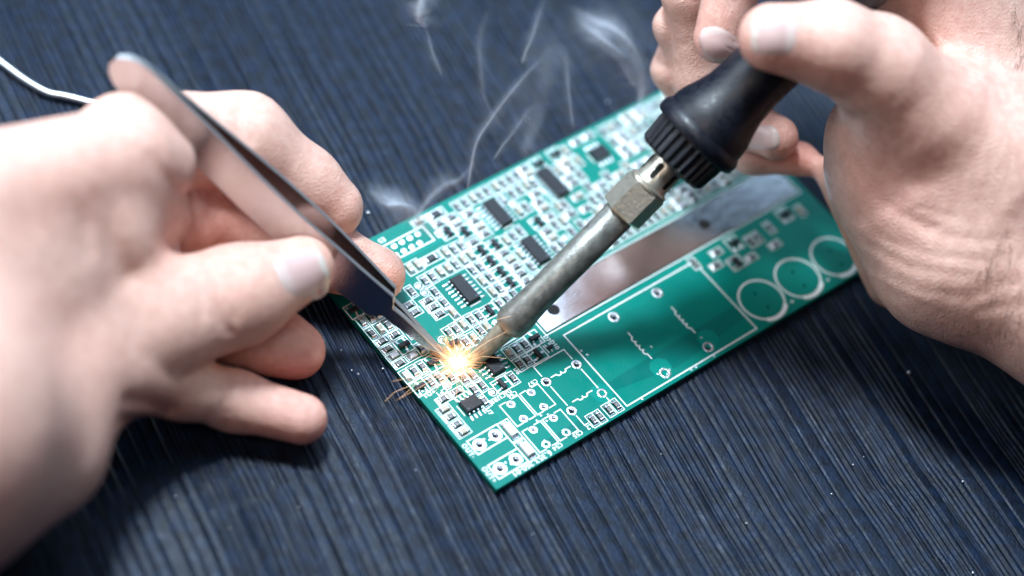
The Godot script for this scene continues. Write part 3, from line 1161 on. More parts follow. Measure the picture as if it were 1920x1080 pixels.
	# a drop of flux resin left beside the tweezer tip
	st = begin(true)
	for q in [[15.6, 39.6, 1.1], [16.7, 39.0, 0.8], [17.2, 40.2, 0.7], [15.2, 38.4, 0.7]]:
		lathe(st, Vector3(q[0], 0, -q[1]), Vector3.UP, [[0.0, q[2]], [q[2] * 0.45, q[2] * 0.86], [q[2] * 0.75, q[2] * 0.5], [q[2] * 0.85, 0.0]], 14)
	mi("flux_residue", finish(st), M.flux, board)

# ------------------------------------------------------------------ soldering iron
func soldering_iron():
	var tip := Vector3(-4.21, 2.27, 25.67)
	var along := Vector3(0.4655, 0.6760, -0.5712)
	var iron := Node3D.new()
	iron.name = "soldering_iron"
	add_child(iron)
	tag(iron, "soldering iron with blackened steel barrel, hexagonal nut and black rubber grip", "soldering iron")
	var st := begin(true)
	lathe(st, tip, along, [[-1.6, 0.0], [-1.5, 0.55], [-0.6, 1.0], [2.0, 1.85], [6.0, 2.3], [13.4, 2.7]], 40)
	mi("iron_tip", finish(st), M.tip, iron)
	st = begin(true)
	lathe(st, tip, along, [[11.6, 0.0], [11.7, 2.5], [12.1, 3.25], [13.0, 3.95], [14.2, 4.28], [16.6, 4.28], [19.4, 4.0], [22.0, 3.85], [53.0, 3.95], [53.0, 0.0]], 56)
	mi("barrel", finish(st), M.barrel, iron)
	# nut
	st = begin()
	var b := frame_of(along)
	var hexa := func(s: float, r: float) -> Array:
		var q := []
		for i in 6: q.append(tip + b.y * s + (b.x * cos(TAU * (i + 0.55) / 6) + b.z * sin(TAU * (i + 0.55) / 6)) * r)
		return q
	var rings := [hexa.call(50.9, 4.2), hexa.call(51.0, 5.25), hexa.call(51.5, 5.65), hexa.call(59.5, 5.65), hexa.call(60.1, 5.25), hexa.call(60.2, 3.8)]
	for k in 5:
		for i in 6: quad(st, rings[k][i], rings[k][(i + 1) % 6], rings[k + 1][(i + 1) % 6], rings[k + 1][i], tip + b.y * 55.5)
	mi("hexagonal_nut", finish(st), M.nut, iron)
	st = begin(true)
	lathe(st, tip, along, [[60.0, 5.3], [60.7, 5.3, true], [60.9, 4.75], [61.4, 4.35], [69.0, 4.3]], 48)
	var sleeve := mi("sleeve", finish(st), M.nut, iron)
	for i in 6:
		st = begin(true)
		var t := TAU * (i + 0.35) / 6
		var o := b.x * cos(t) + b.z * sin(t)
		var side := b.y.cross(o)
		var last := []
		var c := tip + b.y * 64.6 + o * 4.33
		for k in 20:
			var e := TAU * k / 20.0
			var y := sin(e) * 0.75 + signf(sin(e)) * 1.5
			last.append(c + b.y * y + side * cos(e) * 0.75 - o * 0.065 * pow(cos(e), 2.0) + o * 0.03)
		for k in 20: tri(st, c + o * 0.03, last[(k + 1) % 20], last[k])
		mi("vent_slot", finish(st), M.hole, sleeve)
	st = begin(true)
	lathe(st, tip, along, [[67.4, 4.4], [67.6, 8.4, true, 1], [68.4, 9.3, true, 1], [75.4, 9.8, false, 1], [75.4, 8.0]], 240, 26, 0.75)
	mi("ribbed_ring", finish(st), M.rubber, iron)
	st = begin(true)
	lathe(st, tip, along, [[75.0, 8.0], [75.1, 10.9, true], [75.7, 11.5], [77.6, 11.65], [78.6, 11.2], [79.2, 10.7, true], [81.0, 10.6], [83.0, 10.2], [85.5, 9.3], [89.0, 8.35], [94.0, 7.9], [104.0, 8.0], [118.0, 8.6], [134.0, 9.0], [141.0, 8.6], [143.0, 6.0], [143.2, 0.0]], 72)
	mi("rubber_grip", finish(st), M.rubber, iron)
	st = begin(true)
	var cord := PackedVector3Array()
	var rad := PackedFloat32Array()
	for i in 16:
		var t := i / 15.0
		cord.append(tip + along * (142.0 + 110.0 * t) + Vector3(30.0 * t * t, -20.0 * t * t, -40.0 * t * t))
		rad.append(2.6)
	tube(st, cord, rad, 12)
	mi("cord", finish(st), M.rubber, iron)

# ------------------------------------------------------------------ tweezers
func tweezers():
	var tip := Vector3(-10.16, 1.36, 25.86)
	var along := Vector3(-0.8102, 0.5827, -0.0627)
	var out_of := Vector3(0.1079, 0.2535, 0.9613)
	var length := 108.33
	var root := Node3D.new()
	root.name = "tweezers"
	add_child(root)
	tag(root, "polished steel tweezers with stepped narrow tips held above the board", "tweezers")
	var wide := along.cross(out_of).normalized()
	for s in [1.0, -1.0]:
		var st := begin(true)
		var rim := begin(true)
		var rows := []
		var n := 90
		for i in n + 1:
			var d := length * i / n
			var t := d / length
			var w: float
			if d < 20.5: w = lerpf(0.55, 1.75, clampf(d / 17.0, 0, 1))
			else: w = lerpf(1.8, 4.3, smoothstep(20.5, 22.6, d)) + 0.5 * smoothstep(23.0, 45.0, d)
			if t > 0.93: w *= sqrt(maxf(0.0, 1.0 - pow((t - 0.93) / 0.072, 2.0)))
			var gap := lerpf(0.45, 3.6, smoothstep(0.0, 0.48, t)) - 3.1 * smoothstep(0.5, 0.97, t)
			var thick := lerpf(0.8, 0.55, smoothstep(18.0, 30.0, d))
			var c: Vector3 = tip + along * d + out_of * s * gap
			var e := minf(0.16, w * 0.3)
			var ring := []
			for q in [[1, -1, e, 0], [1, -1, 0, e], [1, 1, 0, e], [1, 1, e, 0], [-1, 1, e, 0], [-1, 1, 0, e], [-1, -1, 0, e], [-1, -1, e, 0]]:
				ring.append(c + wide * q[0] * (w - q[2]) + out_of * q[1] * (thick - q[3]))
			rows.append(ring)
		for i in n:
			for k in 8:
				st.set_smooth_group(k)
				rim.set_smooth_group(k)
				quad(rim if k in [0, 1, 2, 4, 5, 6] else st, rows[i][k], rows[i][(k + 1) % 8], rows[i + 1][(k + 1) % 8], rows[i + 1][k], tip + along * (length * (i + 0.5) / n) + out_of * s * (rows[i][0] - tip).dot(out_of * s) - out_of * 0.0)
		for e in [0, n]:
			st.set_smooth_group(20 + e)
			for k in range(1, 7): quad(st, rows[e][0], rows[e][k], rows[e][k + 1], rows[e][k + 1], tip + along * length * 0.5)
		var blade := mi("blade", finish(st), M.steel, root)
		mi("ground_edge", finish(rim), M.edge, blade)

# ------------------------------------------------------------------ hands
class Flesh:
	var g := PackedInt32Array()
	var a := PackedVector3Array()
	var ba := PackedVector3Array()
	var inv := PackedFloat32Array()
	var ra := PackedFloat32Array()
	var rb := PackedFloat32Array()
	var cr := []
	var ti := []
	var view := Vector3.UP
	var noise: FastNoiseLite
	var lo := Vector3.ONE * 1e6
	var hi := Vector3.ONE * -1e6
	func bone(group: int, p: Vector3, r0: float, q: Vector3, r1: float):
		g.append(group); a.append(p); ba.append(q - p); ra.append(r0); rb.append(r1)
		inv.append(1.0 / maxf((q - p).length_squared(), 1e-6))
		lo = lo.min(p - Vector3.ONE * r0).min(q - Vector3.ONE * r1)
		hi = hi.max(p + Vector3.ONE * r0).max(q + Vector3.ONE * r1)
	func crease(p: Vector3, q: Vector3, deep: float, w: float):
		cr.append([p, q - p, deep, w])
	func tint(p: Vector3, r: float, c: Color):
		ti.append([p, r, c])
	func cap(p: Vector3, i: int) -> float:
		var pa := p - a[i]
		var h := clampf(pa.dot(ba[i]) * inv[i], 0.0, 1.0)
		return (pa - ba[i] * h).length() - ra[i] - (rb[i] - ra[i]) * h
	func joined(p: Vector3, use: PackedInt32Array) -> float:
		var d := [1e3, 1e3, 1e3, 1e3, 1e3, 1e3, 1e3]
		for i in use:
			var k := 9.0 if g[i] == 0 else 3.5
			var x := cap(p, i)
			var y: float = d[g[i]]
			var h := maxf(k - absf(x - y), 0.0) / k
			d[g[i]] = minf(x, y) - h * h * k * 0.25
		var best: float = d[0]
		for j in range(1, 7):
			if d[j] > 900.0: continue
			var h := maxf(6.0 - absf(d[j] - d[0]), 0.0) / 6.0
			best = minf(best, minf(d[j], d[0]) - h * h * 1.5)
		return best
	func value(p: Vector3, use: PackedInt32Array, cuse: PackedInt32Array) -> float:
		var d := joined(p, use)
		if absf(d) < 4.0:
			d += 0.22 * noise.get_noise_3d(p.x * 0.6, p.y * 0.6, p.z * 0.6) + 0.03 * noise.get_noise_3d(p.x * 4.0, p.y * 4.0, p.z * 4.0)
			var cut := 0.0
			for i in cuse:
				var c = cr[i]
				var pa: Vector3 = p - c[0]
				pa -= view * clampf(pa.dot(view), -14.0, 14.0)
				var cb: Vector3 = c[1]
				var b: Vector3 = cb - view * cb.dot(view)
				var h := clampf(pa.dot(b) / maxf(b.length_squared(), 1e-4), 0.0, 1.0)
				var l: float = (pa - b * h).length() / c[3]
				cut = maxf(cut, c[2] * exp(-l * l))
			d += cut
		return d
	func all_bones() -> PackedInt32Array:
		return PackedInt32Array(range(a.size()))
	func color(p: Vector3) -> Color:
		var c := Color(0.82, 0.515, 0.43)
		var f := 1.0 + 0.06 * noise.get_noise_3d(p.x * 0.35, p.y * 0.35, p.z * 0.35)
		var r := 1.0 + 0.06 * noise.get_noise_3d(p.x * 0.3 + 50.0, p.y * 0.3, p.z * 0.3)
		c = Color(c.r * f, c.g * f / r, c.b * f / r)
		for t in ti:
			var w: float = exp(-(p - t[0]).length_squared() / (t[1] * t[1]))
			c = c.lerp(Color(c.r * t[2].r, c.g * t[2].g, c.b * t[2].b), w)
		return c
	func mesh(cell: float) -> ArrayMesh:
		lo -= Vector3.ONE * cell * 5.0
		hi += Vector3.ONE * cell * 5.0
		var big := cell * 4.0
		var cn := Vector3i(((hi - lo) / big).ceil())
		var nx := cn.x * 4 + 1
		var ny := cn.y * 4 + 1
		var nz := cn.z * 4 + 1
		var field := PackedFloat32Array()
		field.resize(nx * ny * nz)
		field.fill(1e9)
		var blocks := []
		var slack := big * 0.9
		for cz in cn.z:
			for cy in cn.y:
				for cx in cn.x:
					var c := lo + (Vector3(cx, cy, cz) + Vector3.ONE * 0.5) * big
					var use := PackedInt32Array()
					var near := 1e6
					var ds := PackedFloat32Array()
					ds.resize(a.size())
					for i in a.size():
						ds[i] = cap(c, i)
						near = minf(near, ds[i])
					if near > slack + 5.0 or near < -slack - 1.5: continue
					for i in a.size():
						if ds[i] < near + slack * 2.0 + 9.0: use.append(i)
					if absf(joined(c, use)) > slack + 1.2: continue
					var cu := PackedInt32Array()
					for i in cr.size():
						var k = cr[i]
						var pa: Vector3 = c - k[0]
						pa -= view * clampf(pa.dot(view), -14.0, 14.0)
						var kb: Vector3 = k[1]
						var b: Vector3 = kb - view * kb.dot(view)
						var h := clampf(pa.dot(b) / maxf(b.length_squared(), 1e-4), 0.0, 1.0)
						if (pa - b * h).length() < slack + k[3] * 4.0: cu.append(i)
					blocks.append(Vector3i(cx, cy, cz) * 4)
					for z in 5:
						for y in 5:
							for x in 5:
								var at := ((cz * 4 + z) * ny + cy * 4 + y) * nx + cx * 4 + x
								if field[at] > 1e8: field[at] = value(lo + Vector3(cx * 4 + x, cy * 4 + y, cz * 4 + z) * cell, use, cu)
		var number := PackedInt32Array()
		number.resize(nx * ny * nz)
		number.fill(-1)
		var verts := PackedVector3Array()
		var corner := [0, 1, nx, nx + 1, nx * ny, nx * ny + 1, nx * ny + nx, nx * ny + nx + 1]
		var offs := [Vector3(0, 0, 0), Vector3(1, 0, 0), Vector3(0, 1, 0), Vector3(1, 1, 0), Vector3(0, 0, 1), Vector3(1, 0, 1), Vector3(0, 1, 1), Vector3(1, 1, 1)]
		var pairs := [[0, 1], [2, 3], [4, 5], [6, 7], [0, 2], [1, 3], [4, 6], [5, 7], [0, 4], [1, 5], [2, 6], [3, 7]]
		for b in blocks:
			for z in 4:
				for y in 4:
					for x in 4:
						var at: int = ((b.z + z) * ny + b.y + y) * nx + b.x + x
						var s0 := field[at] < 0.0
						var mixed := false
						for k in range(1, 8):
							if (field[at + corner[k]] < 0.0) != s0:
								mixed = true
								break
						if not mixed: continue
						var sum := Vector3.ZERO
						var n := 0
						for e in pairs:
							var f0 := field[at + corner[e[0]]]
							var f1 := field[at + corner[e[1]]]
							if (f0 < 0.0) != (f1 < 0.0):
								sum += offs[e[0]].lerp(offs[e[1]], f0 / (f0 - f1))
								n += 1
						number[at] = verts.size()
						verts.append(lo + (Vector3(b.x + x, b.y + y, b.z + z) + sum / n) * cell)
		var idx := PackedInt32Array()
		var steps := [1, nx, nx * ny]
		for b in blocks:
			for z in 4:
				for y in 4:
					for x in 4:
						var at: int = ((b.z + z) * ny + b.y + y) * nx + b.x + x
						if number[at] < 0: continue
						for ax in 3:
							var f0 := field[at]
							var f1 := field[at + steps[ax]]
							if (f0 < 0.0) == (f1 < 0.0): continue
							var s1: int = steps[(ax + 1) % 3]
							var s2: int = steps[(ax + 2) % 3]
							var q := [number[at], number[at - s1], number[at - s1 - s2], number[at - s2]]
							if q[1] < 0 or q[2] < 0 or q[3] < 0: continue
							if f0 < 0.0: idx.append_array(PackedInt32Array([q[0], q[2], q[1], q[0], q[3], q[2]]))
							else: idx.append_array(PackedInt32Array([q[0], q[1], q[2], q[0], q[2], q[3]]))
		var norms := PackedVector3Array()
		norms.resize(verts.size())
		for i in range(0, idx.size(), 3):
			var n := (verts[idx[i + 2]] - verts[idx[i]]).cross(verts[idx[i + 1]] - verts[idx[i]])
			for k in 3: norms[idx[i + k]] += n
		var cols := PackedColorArray()
		cols.resize(verts.size())
		for i in verts.size():
			norms[i] = norms[i].normalized()
			cols[i] = color(verts[i])
			verts[i] *= 0.001
		var arr := []
		arr.resize(Mesh.ARRAY_MAX)
		arr[Mesh.ARRAY_VERTEX] = verts
		arr[Mesh.ARRAY_NORMAL] = norms
		arr[Mesh.ARRAY_COLOR] = cols
		arr[Mesh.ARRAY_INDEX] = idx
		var m := ArrayMesh.new()
		m.add_surface_from_arrays(Mesh.PRIMITIVE_TRIANGLES, arr)
		return m

func flesh() -> Flesh:
	var f := Flesh.new()
	f.noise = noise
	f.view = Vector3(0.0, 0.78855, 0.61497)
	return f

func nail(f: Flesh, hand: Node3D, c: Vector3, along: Vector3, n: Vector3, long: float, wide: float, group: int):
	var side := along.cross(n).normalized()
	var use := PackedInt32Array()
	for i in f.a.size():
		if f.g[i] == group: use.append(i)
	var grid := []
	var cols := []
	var rings := 9
	var spokes := 40
	for r in rings + 1:
		var row := []
		var crow := []
		for s in spokes:
			var t := TAU * s / spokes
			var x := signf(cos(t)) * pow(absf(cos(t)), 0.62)
			var y := signf(sin(t)) * pow(absf(sin(t)), 0.72)
			var q := float(r) / rings
			var p := c + along * x * q * long * 0.5 + side * y * q * wide * 0.5 + n * 9.0
			var before := 1e6
			for k in 40:
				var d := f.joined(p, use)
				if d < 0.02 or d > before + 0.001: break
				before = d
				p -= n * d * 0.8
			var lift := 0.42 * (1.0 - pow(q, 7.0)) - 0.12
			if x * q > 0.75: lift += 0.25
			row.append(p + n * lift)
			var col := Color(0.66, 0.45, 0.42)
			if x * q > 0.76: col = Color(0.70, 0.62, 0.56)
			elif x * q < -0.5: col = Color(0.70, 0.54, 0.50)
			if q > 0.9: col = col.lerp(Color(0.62, 0.42, 0.36), 0.5)
			crow.append(col)
		grid.append(row)
		cols.append(crow)
	var st := begin(true)
	for r in rings:
		for s in spokes:
			var e := [[r, s], [r, (s + 1) % spokes], [r + 1, (s + 1) % spokes], [r + 1, s]]
			for k in [[0, 2, 1], [0, 3, 2]]:
				for i in k:
					st.set_color(cols[e[i][0]][e[i][1]])
					st.add_vertex(grid[e[i][0]][e[i][1]] * K)
	mi("fingernail", finish(st), M.nail, hand)

func left_hand():
	var left := flesh()
	left.bone(0, Vector3(-120.32, 62.58, 75.18), 16.29, Vector3(-88.98, 52.63, 35.89), 12.01)
	left.bone(0, Vector3(-116.64, 51.73, 82.58), 17.53, Vector3(-86.44, 36.05, 34.39), 12.01)
	left.bone(0, Vector3(-105.18, 41.79, 111.59), 19.81, Vector3(-83.96, 26.04, 63.49), 14.81)
	left.bone(0, Vector3(-113.12, 49.96, 91.36), 20.63, Vector3(-91.01, 40.37, 54.88), 12.77)
	left.bone(0, Vector3(-105.33, 32.83, 123.08), 20.35, Vector3(-88.27, 26.14, 95.88), 16.89)
	left.bone(0, Vector3(-141.34, 28.79, 144.51), 34.52, Vector3(-108.92, 47.32, 112.63), 31.76)
	left.bone(0, Vector3(-91.05, 45.86, 38.07), 9.41, Vector3(-89.38, 43.27, 51.15), 9.87)
	left.bone(0, Vector3(-87.46, 27.89, 77.37), 13.81, Vector3(-76.04, 14.46, 62.08), 10.56)
	left.bone(1, Vector3(-91.51, 48.45, 28.24), 11.62, Vector3(-80.62, 49.43, 30.25), 5.43)
	left.bone(1, Vector3(-91.38, 41.64, 20.72), 11.62, Vector3(-69.78, 36.49, 7.81), 10.92)
	left.bone(1, Vector3(-69.78, 36.49, 7.81), 10.92, Vector3(-54.28, 26.64, 7.43), 8.82)
	left.bone(1, Vector3(-54.28, 26.64, 7.43), 8.82, Vector3(-46.64, 22.35, 8.06), 7.61)
	left.bone(2, Vector3(-86.71, 27.58, 29.00), 11.03, Vector3(-64.49, 17.31, 17.77), 8.59)
	left.bone(2, Vector3(-64.49, 17.31, 17.77), 8.59, Vector3(-43.76, 12.19, 14.57), 7.67)
	left.bone(2, Vector3(-43.76, 12.19, 14.57), 7.67, Vector3(-32.09, 9.26, 13.46), 6.94)
	left.bone(3, Vector3(-83.56, 26.18, 47.05), 10.20, Vector3(-60.75, 13.96, 43.20), 8.37)
	left.bone(3, Vector3(-60.75, 13.96, 43.20), 8.37, Vector3(-49.51, 9.46, 40.84), 7.46)
	left.bone(3, Vector3(-49.51, 9.46, 40.84), 7.46, Vector3(-44.12, 7.80, 40.54), 6.86)
	left.bone(4, Vector3(-78.08, 26.21, 69.77), 10.49, Vector3(-65.03, 14.82, 63.25), 7.43)
	left.bone(4, Vector3(-65.03, 14.82, 63.25), 7.43, Vector3(-53.40, 8.05, 58.91), 6.58)
	left.bone(4, Vector3(-53.40, 8.05, 58.91), 6.58, Vector3(-37.59, 7.44, 58.06), 5.86)
	left.bone(5, Vector3(-85.85, 27.30, 65.12), 14.75, Vector3(-74.27, 27.79, 57.99), 13.22)
	left.bone(5, Vector3(-74.27, 27.79, 57.99), 13.22, Vector3(-58.42, 27.50, 43.73), 11.07)
	left.bone(5, Vector3(-58.42, 27.50, 43.73), 11.07, Vector3(-47.39, 27.81, 31.95), 7.57)
	left.crease(Vector3(-95.87, 48.02, 41.81), Vector3(-90.53, 44.50, 46.32), 1.30, 3.20)
	left.crease(Vector3(-90.53, 44.50, 46.32), Vector3(-84.30, 41.15, 50.62), 1.30, 3.20)
	left.crease(Vector3(-84.30, 41.15, 50.62), Vector3(-80.19, 38.16, 54.45), 1.30, 3.20)
	left.crease(Vector3(-99.54, 53.00, 45.18), Vector3(-91.74, 49.25, 49.98), 0.50, 2.40)
	left.crease(Vector3(-91.74, 49.25, 49.98), Vector3(-87.25, 44.90, 55.56), 0.50, 2.40)
	left.crease(Vector3(-108.88, 55.01, 45.85), Vector3(-99.89, 53.71, 47.52), 0.40, 2.00)
	left.crease(Vector3(-99.89, 53.71, 47.52), Vector3(-92.44, 50.66, 51.44), 0.40, 2.00)
	left.crease(Vector3(-70.62, 53.10, 9.28), Vector3(-69.96, 49.89, 13.39), 0.50, 1.60)
	left.crease(Vector3(-69.96, 49.89, 13.39), Vector3(-68.23, 47.35, 16.66), 0.50, 1.60)
	left.crease(Vector3(-68.62, 52.84, 9.61), Vector3(-68.01, 50.01, 13.23), 0.35, 1.30)
	left.crease(Vector3(-68.01, 50.01, 13.23), Vector3(-66.38, 47.68, 16.22), 0.35, 1.30)
	left.crease(Vector3(-63.37, 34.49, 39.64), Vector3(-63.04, 31.48, 43.50), 0.60, 1.30)
	left.crease(Vector3(-63.04, 31.48, 43.50), Vector3(-62.02, 29.37, 46.21), 0.60, 1.30)
	left.crease(Vector3(-62.02, 29.37, 46.21), Vector3(-59.92, 27.07, 49.16), 0.60, 1.30)
	left.crease(Vector3(-59.92, 27.07, 49.16), Vector3(-56.90, 24.94, 51.90), 0.60, 1.30)
	left.crease(Vector3(-60.55, 34.08, 40.16), Vector3(-59.95, 31.28, 43.76), 0.45, 1.10)
	left.crease(Vector3(-59.95, 31.28, 43.76), Vector3(-58.70, 29.21, 46.42), 0.45, 1.10)
	left.crease(Vector3(-58.70, 29.21, 46.42), Vector3(-56.37, 26.95, 49.31), 0.45, 1.10)
	left.crease(Vector3(-65.78, 32.52, 42.17), Vector3(-64.94, 29.22, 46.40), 0.40, 1.20)
	left.crease(Vector3(-64.94, 29.22, 46.40), Vector3(-62.96, 26.13, 50.36), 0.40, 1.20)
	left.crease(Vector3(-55.82, 7.20, 51.87), Vector3(-55.37, 4.13, 55.81), 0.50, 0.90)
	left.crease(Vector3(-55.37, 4.13, 55.81), Vector3(-52.92, 0.63, 60.29), 0.50, 0.90)
	left.crease(Vector3(-54.17, 7.51, 51.48), Vector3(-53.31, 4.11, 55.83), 0.35, 0.80)
	left.crease(Vector3(-53.31, 4.11, 55.83), Vector3(-50.85, 0.61, 60.32), 0.35, 0.80)
	left.crease(Vector3(-72.11, 25.71, 18.38), Vector3(-71.35, 22.25, 22.82), 0.50, 0.90)
	left.crease(Vector3(-71.35, 22.25, 22.82), Vector3(-68.93, 19.10, 26.86), 0.50, 0.90)
	left.crease(Vector3(-70.38, 25.62, 18.49), Vector3(-69.62, 22.17, 22.92), 0.35, 0.80)
	left.crease(Vector3(-69.62, 22.17, 22.92), Vector3(-67.20, 19.01, 26.97), 0.35, 0.80)
	left.crease(Vector3(-74.17, 20.79, 73.47), Vector3(-68.72, 20.88, 73.35), 1.00, 1.70)
	left.crease(Vector3(-68.72, 20.88, 73.35), Vector3(-65.32, 20.15, 74.29), 1.00, 1.70)
	left.crease(Vector3(-75.98, 18.21, 76.78), Vector3(-70.43, 18.10, 76.93), 0.90, 1.60)
	left.crease(Vector3(-70.43, 18.10, 76.93), Vector3(-66.57, 17.67, 77.47), 0.90, 1.60)
	left.crease(Vector3(-89.22, 9.12, 101.44), Vector3(-83.67, 7.55, 103.46), 0.50, 1.80)
	left.crease(Vector3(-83.67, 7.55, 103.46), Vector3(-78.76, 7.33, 103.73), 0.50, 1.80)
	left.crease(Vector3(-82.41, 50.83, 31.70), Vector3(-77.36, 47.98, 35.36), 0.60, 1.50)
	left.crease(Vector3(-77.36, 47.98, 35.36), Vector3(-74.37, 46.86, 36.79), 0.60, 1.50)
	left.tint(Vector3(-42.03, 31.44, 19.17), 11.1, Color(1.000, 0.800, 0.740))
	left.tint(Vector3(-38.42, -0.44, 55.17), 13.6, Color(1.000, 0.660, 0.660))
	left.tint(Vector3(-42.31, 4.33, 39.29), 11.3, Color(1.000, 0.660, 0.660))
	left.tint(Vector3(-27.05, 15.24, 18.80), 7.6, Color(1.000, 0.820, 0.760))
	left.tint(Vector3(-60.45, 26.51, 44.99), 9.6, Color(1.000, 0.870, 0.780))
	left.tint(Vector3(-45.64, 25.23, 35.25), 7.3, Color(1.000, 0.860, 0.820))
	left.tint(Vector3(-83.94, 38.54, 50.72), 10.5, Color(1.000, 0.840, 0.780))
	left.tint(Vector3(-72.66, 22.81, 22.10), 14.9, Color(0.840, 0.560, 0.520))
	left.tint(Vector3(-68.87, 13.55, 66.49), 7.2, Color(0.900, 0.700, 0.660))
	left.tint(Vector3(-78.24, 31.98, 55.87), 7.1, Color(1.000, 0.840, 0.780))
	left.tint(Vector3(-92.75, 46.69, 40.26), 7.0, Color(1.000, 0.900, 0.840))
	left.tint(Vector3(-66.11, 19.26, 75.44), 7.0, Color(0.980, 0.860, 0.800))
	var left_hand := mi("hand", left.mesh(1.0), M.skin, self)
	tag(left_hand, "pale hand pinching the tweezers between thumb and forefinger, little finger low over the table", "hand")
	nail(left, left_hand, Vector3(-46.39, 35.74, 38.04), Vector3(0.7626, 0.1778, -0.6220), Vector3(0.0315, 0.9502, 0.3102), 12.67, 10.52, 5)

func right_hand():
	var right := flesh()
	right.bone(0, Vector3(81.30, 48.99, -30.98), 17.85, Vector3(100.03, 39.81, -22.46), 21.12)
	right.bone(0, Vector3(100.39, 39.05, -21.49), 20.74, Vector3(137.14, 41.11, -17.62), 26.04)
	right.bone(0, Vector3(137.14, 41.11, -17.62), 26.04, Vector3(190.26, 45.92, -7.53), 31.13)
	right.bone(0, Vector3(76.29, 68.96, -33.83), 13.02, Vector3(100.18, 58.56, -33.50), 21.43)
	right.bone(0, Vector3(76.93, 74.56, -76.78), 14.25, Vector3(90.67, 52.33, -51.53), 16.90)
	right.bone(0, Vector3(70.51, 29.59, -41.89), 5.59, Vector3(91.41, 15.62, -27.22), 8.01)
	right.bone(0, Vector3(39.24, 83.86, -75.70), 11.48, Vector3(76.85, 74.00, -79.31), 14.30)
	right.bone(0, Vector3(34.98, 105.83, -87.60), 18.76, Vector3(94.75, 58.42, -64.21), 19.61)
	right.bone(0, Vector3(23.38, 106.59, -85.33), 13.70, Vector3(44.16, 93.48, -76.65), 13.84)
	right.bone(2, Vector3(23.38, 106.59, -85.33), 11.21, Vector3(35.52, 86.40, -69.19), 7.81)
	right.bone(0, Vector3(69.99, 57.11, -31.64), 8.57, Vector3(81.34, 49.69, -28.63), 15.24)
	right.bone(1, Vector3(78.87, 69.71, -31.54), 13.84, Vector3(66.99, 78.55, -31.49), 11.94)
	right.bone(1, Vector3(66.99, 78.55, -31.49), 11.94, Vector3(53.56, 84.63, -27.91), 9.84)
	right.bone(1, Vector3(53.56, 84.63, -27.91), 9.84, Vector3(39.83, 86.14, -23.34), 7.74)
	right.bone(2, Vector3(35.52, 86.40, -69.19), 7.81, Vector3(29.54, 78.96, -49.90), 6.97)
	right.bone(2, Vector3(29.54, 78.96, -49.90), 6.97, Vector3(29.73, 66.31, -38.55), 5.89)
	right.bone(3, Vector3(30.01, 71.00, -72.22), 7.51, Vector3(20.66, 58.35, -59.24), 5.98)
	right.bone(3, Vector3(20.66, 58.35, -59.24), 5.98, Vector3(29.86, 38.28, -51.39), 5.71)
	right.bone(3, Vector3(29.86, 38.28, -51.39), 5.71, Vector3(44.65, 31.77, -47.93), 5.61)
	right.bone(3, Vector3(44.65, 31.77, -47.93), 5.61, Vector3(52.19, 34.63, -43.47), 5.55)
	right.bone(4, Vector3(19.79, 47.26, -58.03), 4.36, Vector3(31.59, 30.49, -52.79), 5.38)
	right.bone(4, Vector3(31.59, 30.49, -52.79), 5.38, Vector3(48.48, 23.44, -47.01), 5.13)
	right.bone(4, Vector3(48.48, 23.44, -47.01), 5.13, Vector3(60.29, 26.72, -46.33), 4.43)
	right.bone(4, Vector3(19.79, 47.26, -58.03), 4.36, Vector3(29.70, 63.28, -78.58), 6.60)
	right.bone(6, Vector3(22.51, 34.85, -55.14), 4.15, Vector3(31.67, 24.97, -52.22), 4.47)
	right.bone(6, Vector3(22.51, 34.85, -55.14), 4.15, Vector3(23.23, 44.93, -71.30), 5.92)
	right.crease(Vector3(59.97, 74.99, -38.30), Vector3(60.49, 72.31, -34.87), 1.30, 2.20)
	right.crease(Vector3(60.49, 72.31, -34.87), Vector3(59.11, 69.28, -30.99), 1.30, 2.20)
	right.crease(Vector3(63.85, 61.64, -27.69), Vector3(66.63, 57.75, -22.71), 0.50, 1.59)
	right.crease(Vector3(66.63, 57.75, -22.71), Vector3(72.69, 54.07, -17.98), 0.50, 1.59)
	right.crease(Vector3(72.69, 54.07, -17.98), Vector3(81.03, 51.59, -14.80), 0.50, 1.59)
	right.crease(Vector3(81.03, 51.59, -14.80), Vector3(89.33, 50.54, -13.46), 0.50, 1.59)
	right.crease(Vector3(64.23, 54.12, -18.05), Vector3(71.48, 49.85, -12.57), 0.22, 1.16)
	right.crease(Vector3(71.48, 49.85, -12.57), Vector3(80.41, 47.48, -9.54), 0.22, 1.16)
	right.crease(Vector3(80.41, 47.48, -9.54), Vector3(91.02, 47.02, -8.94), 0.22, 1.16)
	right.crease(Vector3(91.02, 47.02, -8.94), Vector3(102.12, 48.24, -10.51), 0.22, 1.16)
	right.crease(Vector3(67.54, 49.93, -12.68), Vector3(75.63, 46.61, -8.42), 0.22, 1.16)
	right.crease(Vector3(75.63, 46.61, -8.42), Vector3(86.95, 44.68, -5.94), 0.22, 1.16)
	right.crease(Vector3(86.95, 44.68, -5.94), Vector3(99.60, 45.39, -6.85), 0.22, 1.16)
	right.crease(Vector3(72.05, 45.96, -7.59), Vector3(81.16, 43.23, -4.08), 0.19, 1.16)
	right.crease(Vector3(81.16, 43.23, -4.08), Vector3(90.93, 41.81, -2.26), 0.19, 1.16)
	right.crease(Vector3(90.93, 41.81, -2.26), Vector3(103.40, 42.88, -3.64), 0.19, 1.16)
	right.crease(Vector3(77.40, 42.94, -3.71), Vector3(86.33, 40.57, -0.68), 0.19, 1.16)
	right.crease(Vector3(86.33, 40.57, -0.68), Vector3(97.30, 39.38, 0.86), 0.19, 1.16)
	right.crease(Vector3(74.49, 54.39, -18.40), Vector3(83.06, 52.76, -16.30), 0.22, 1.16)
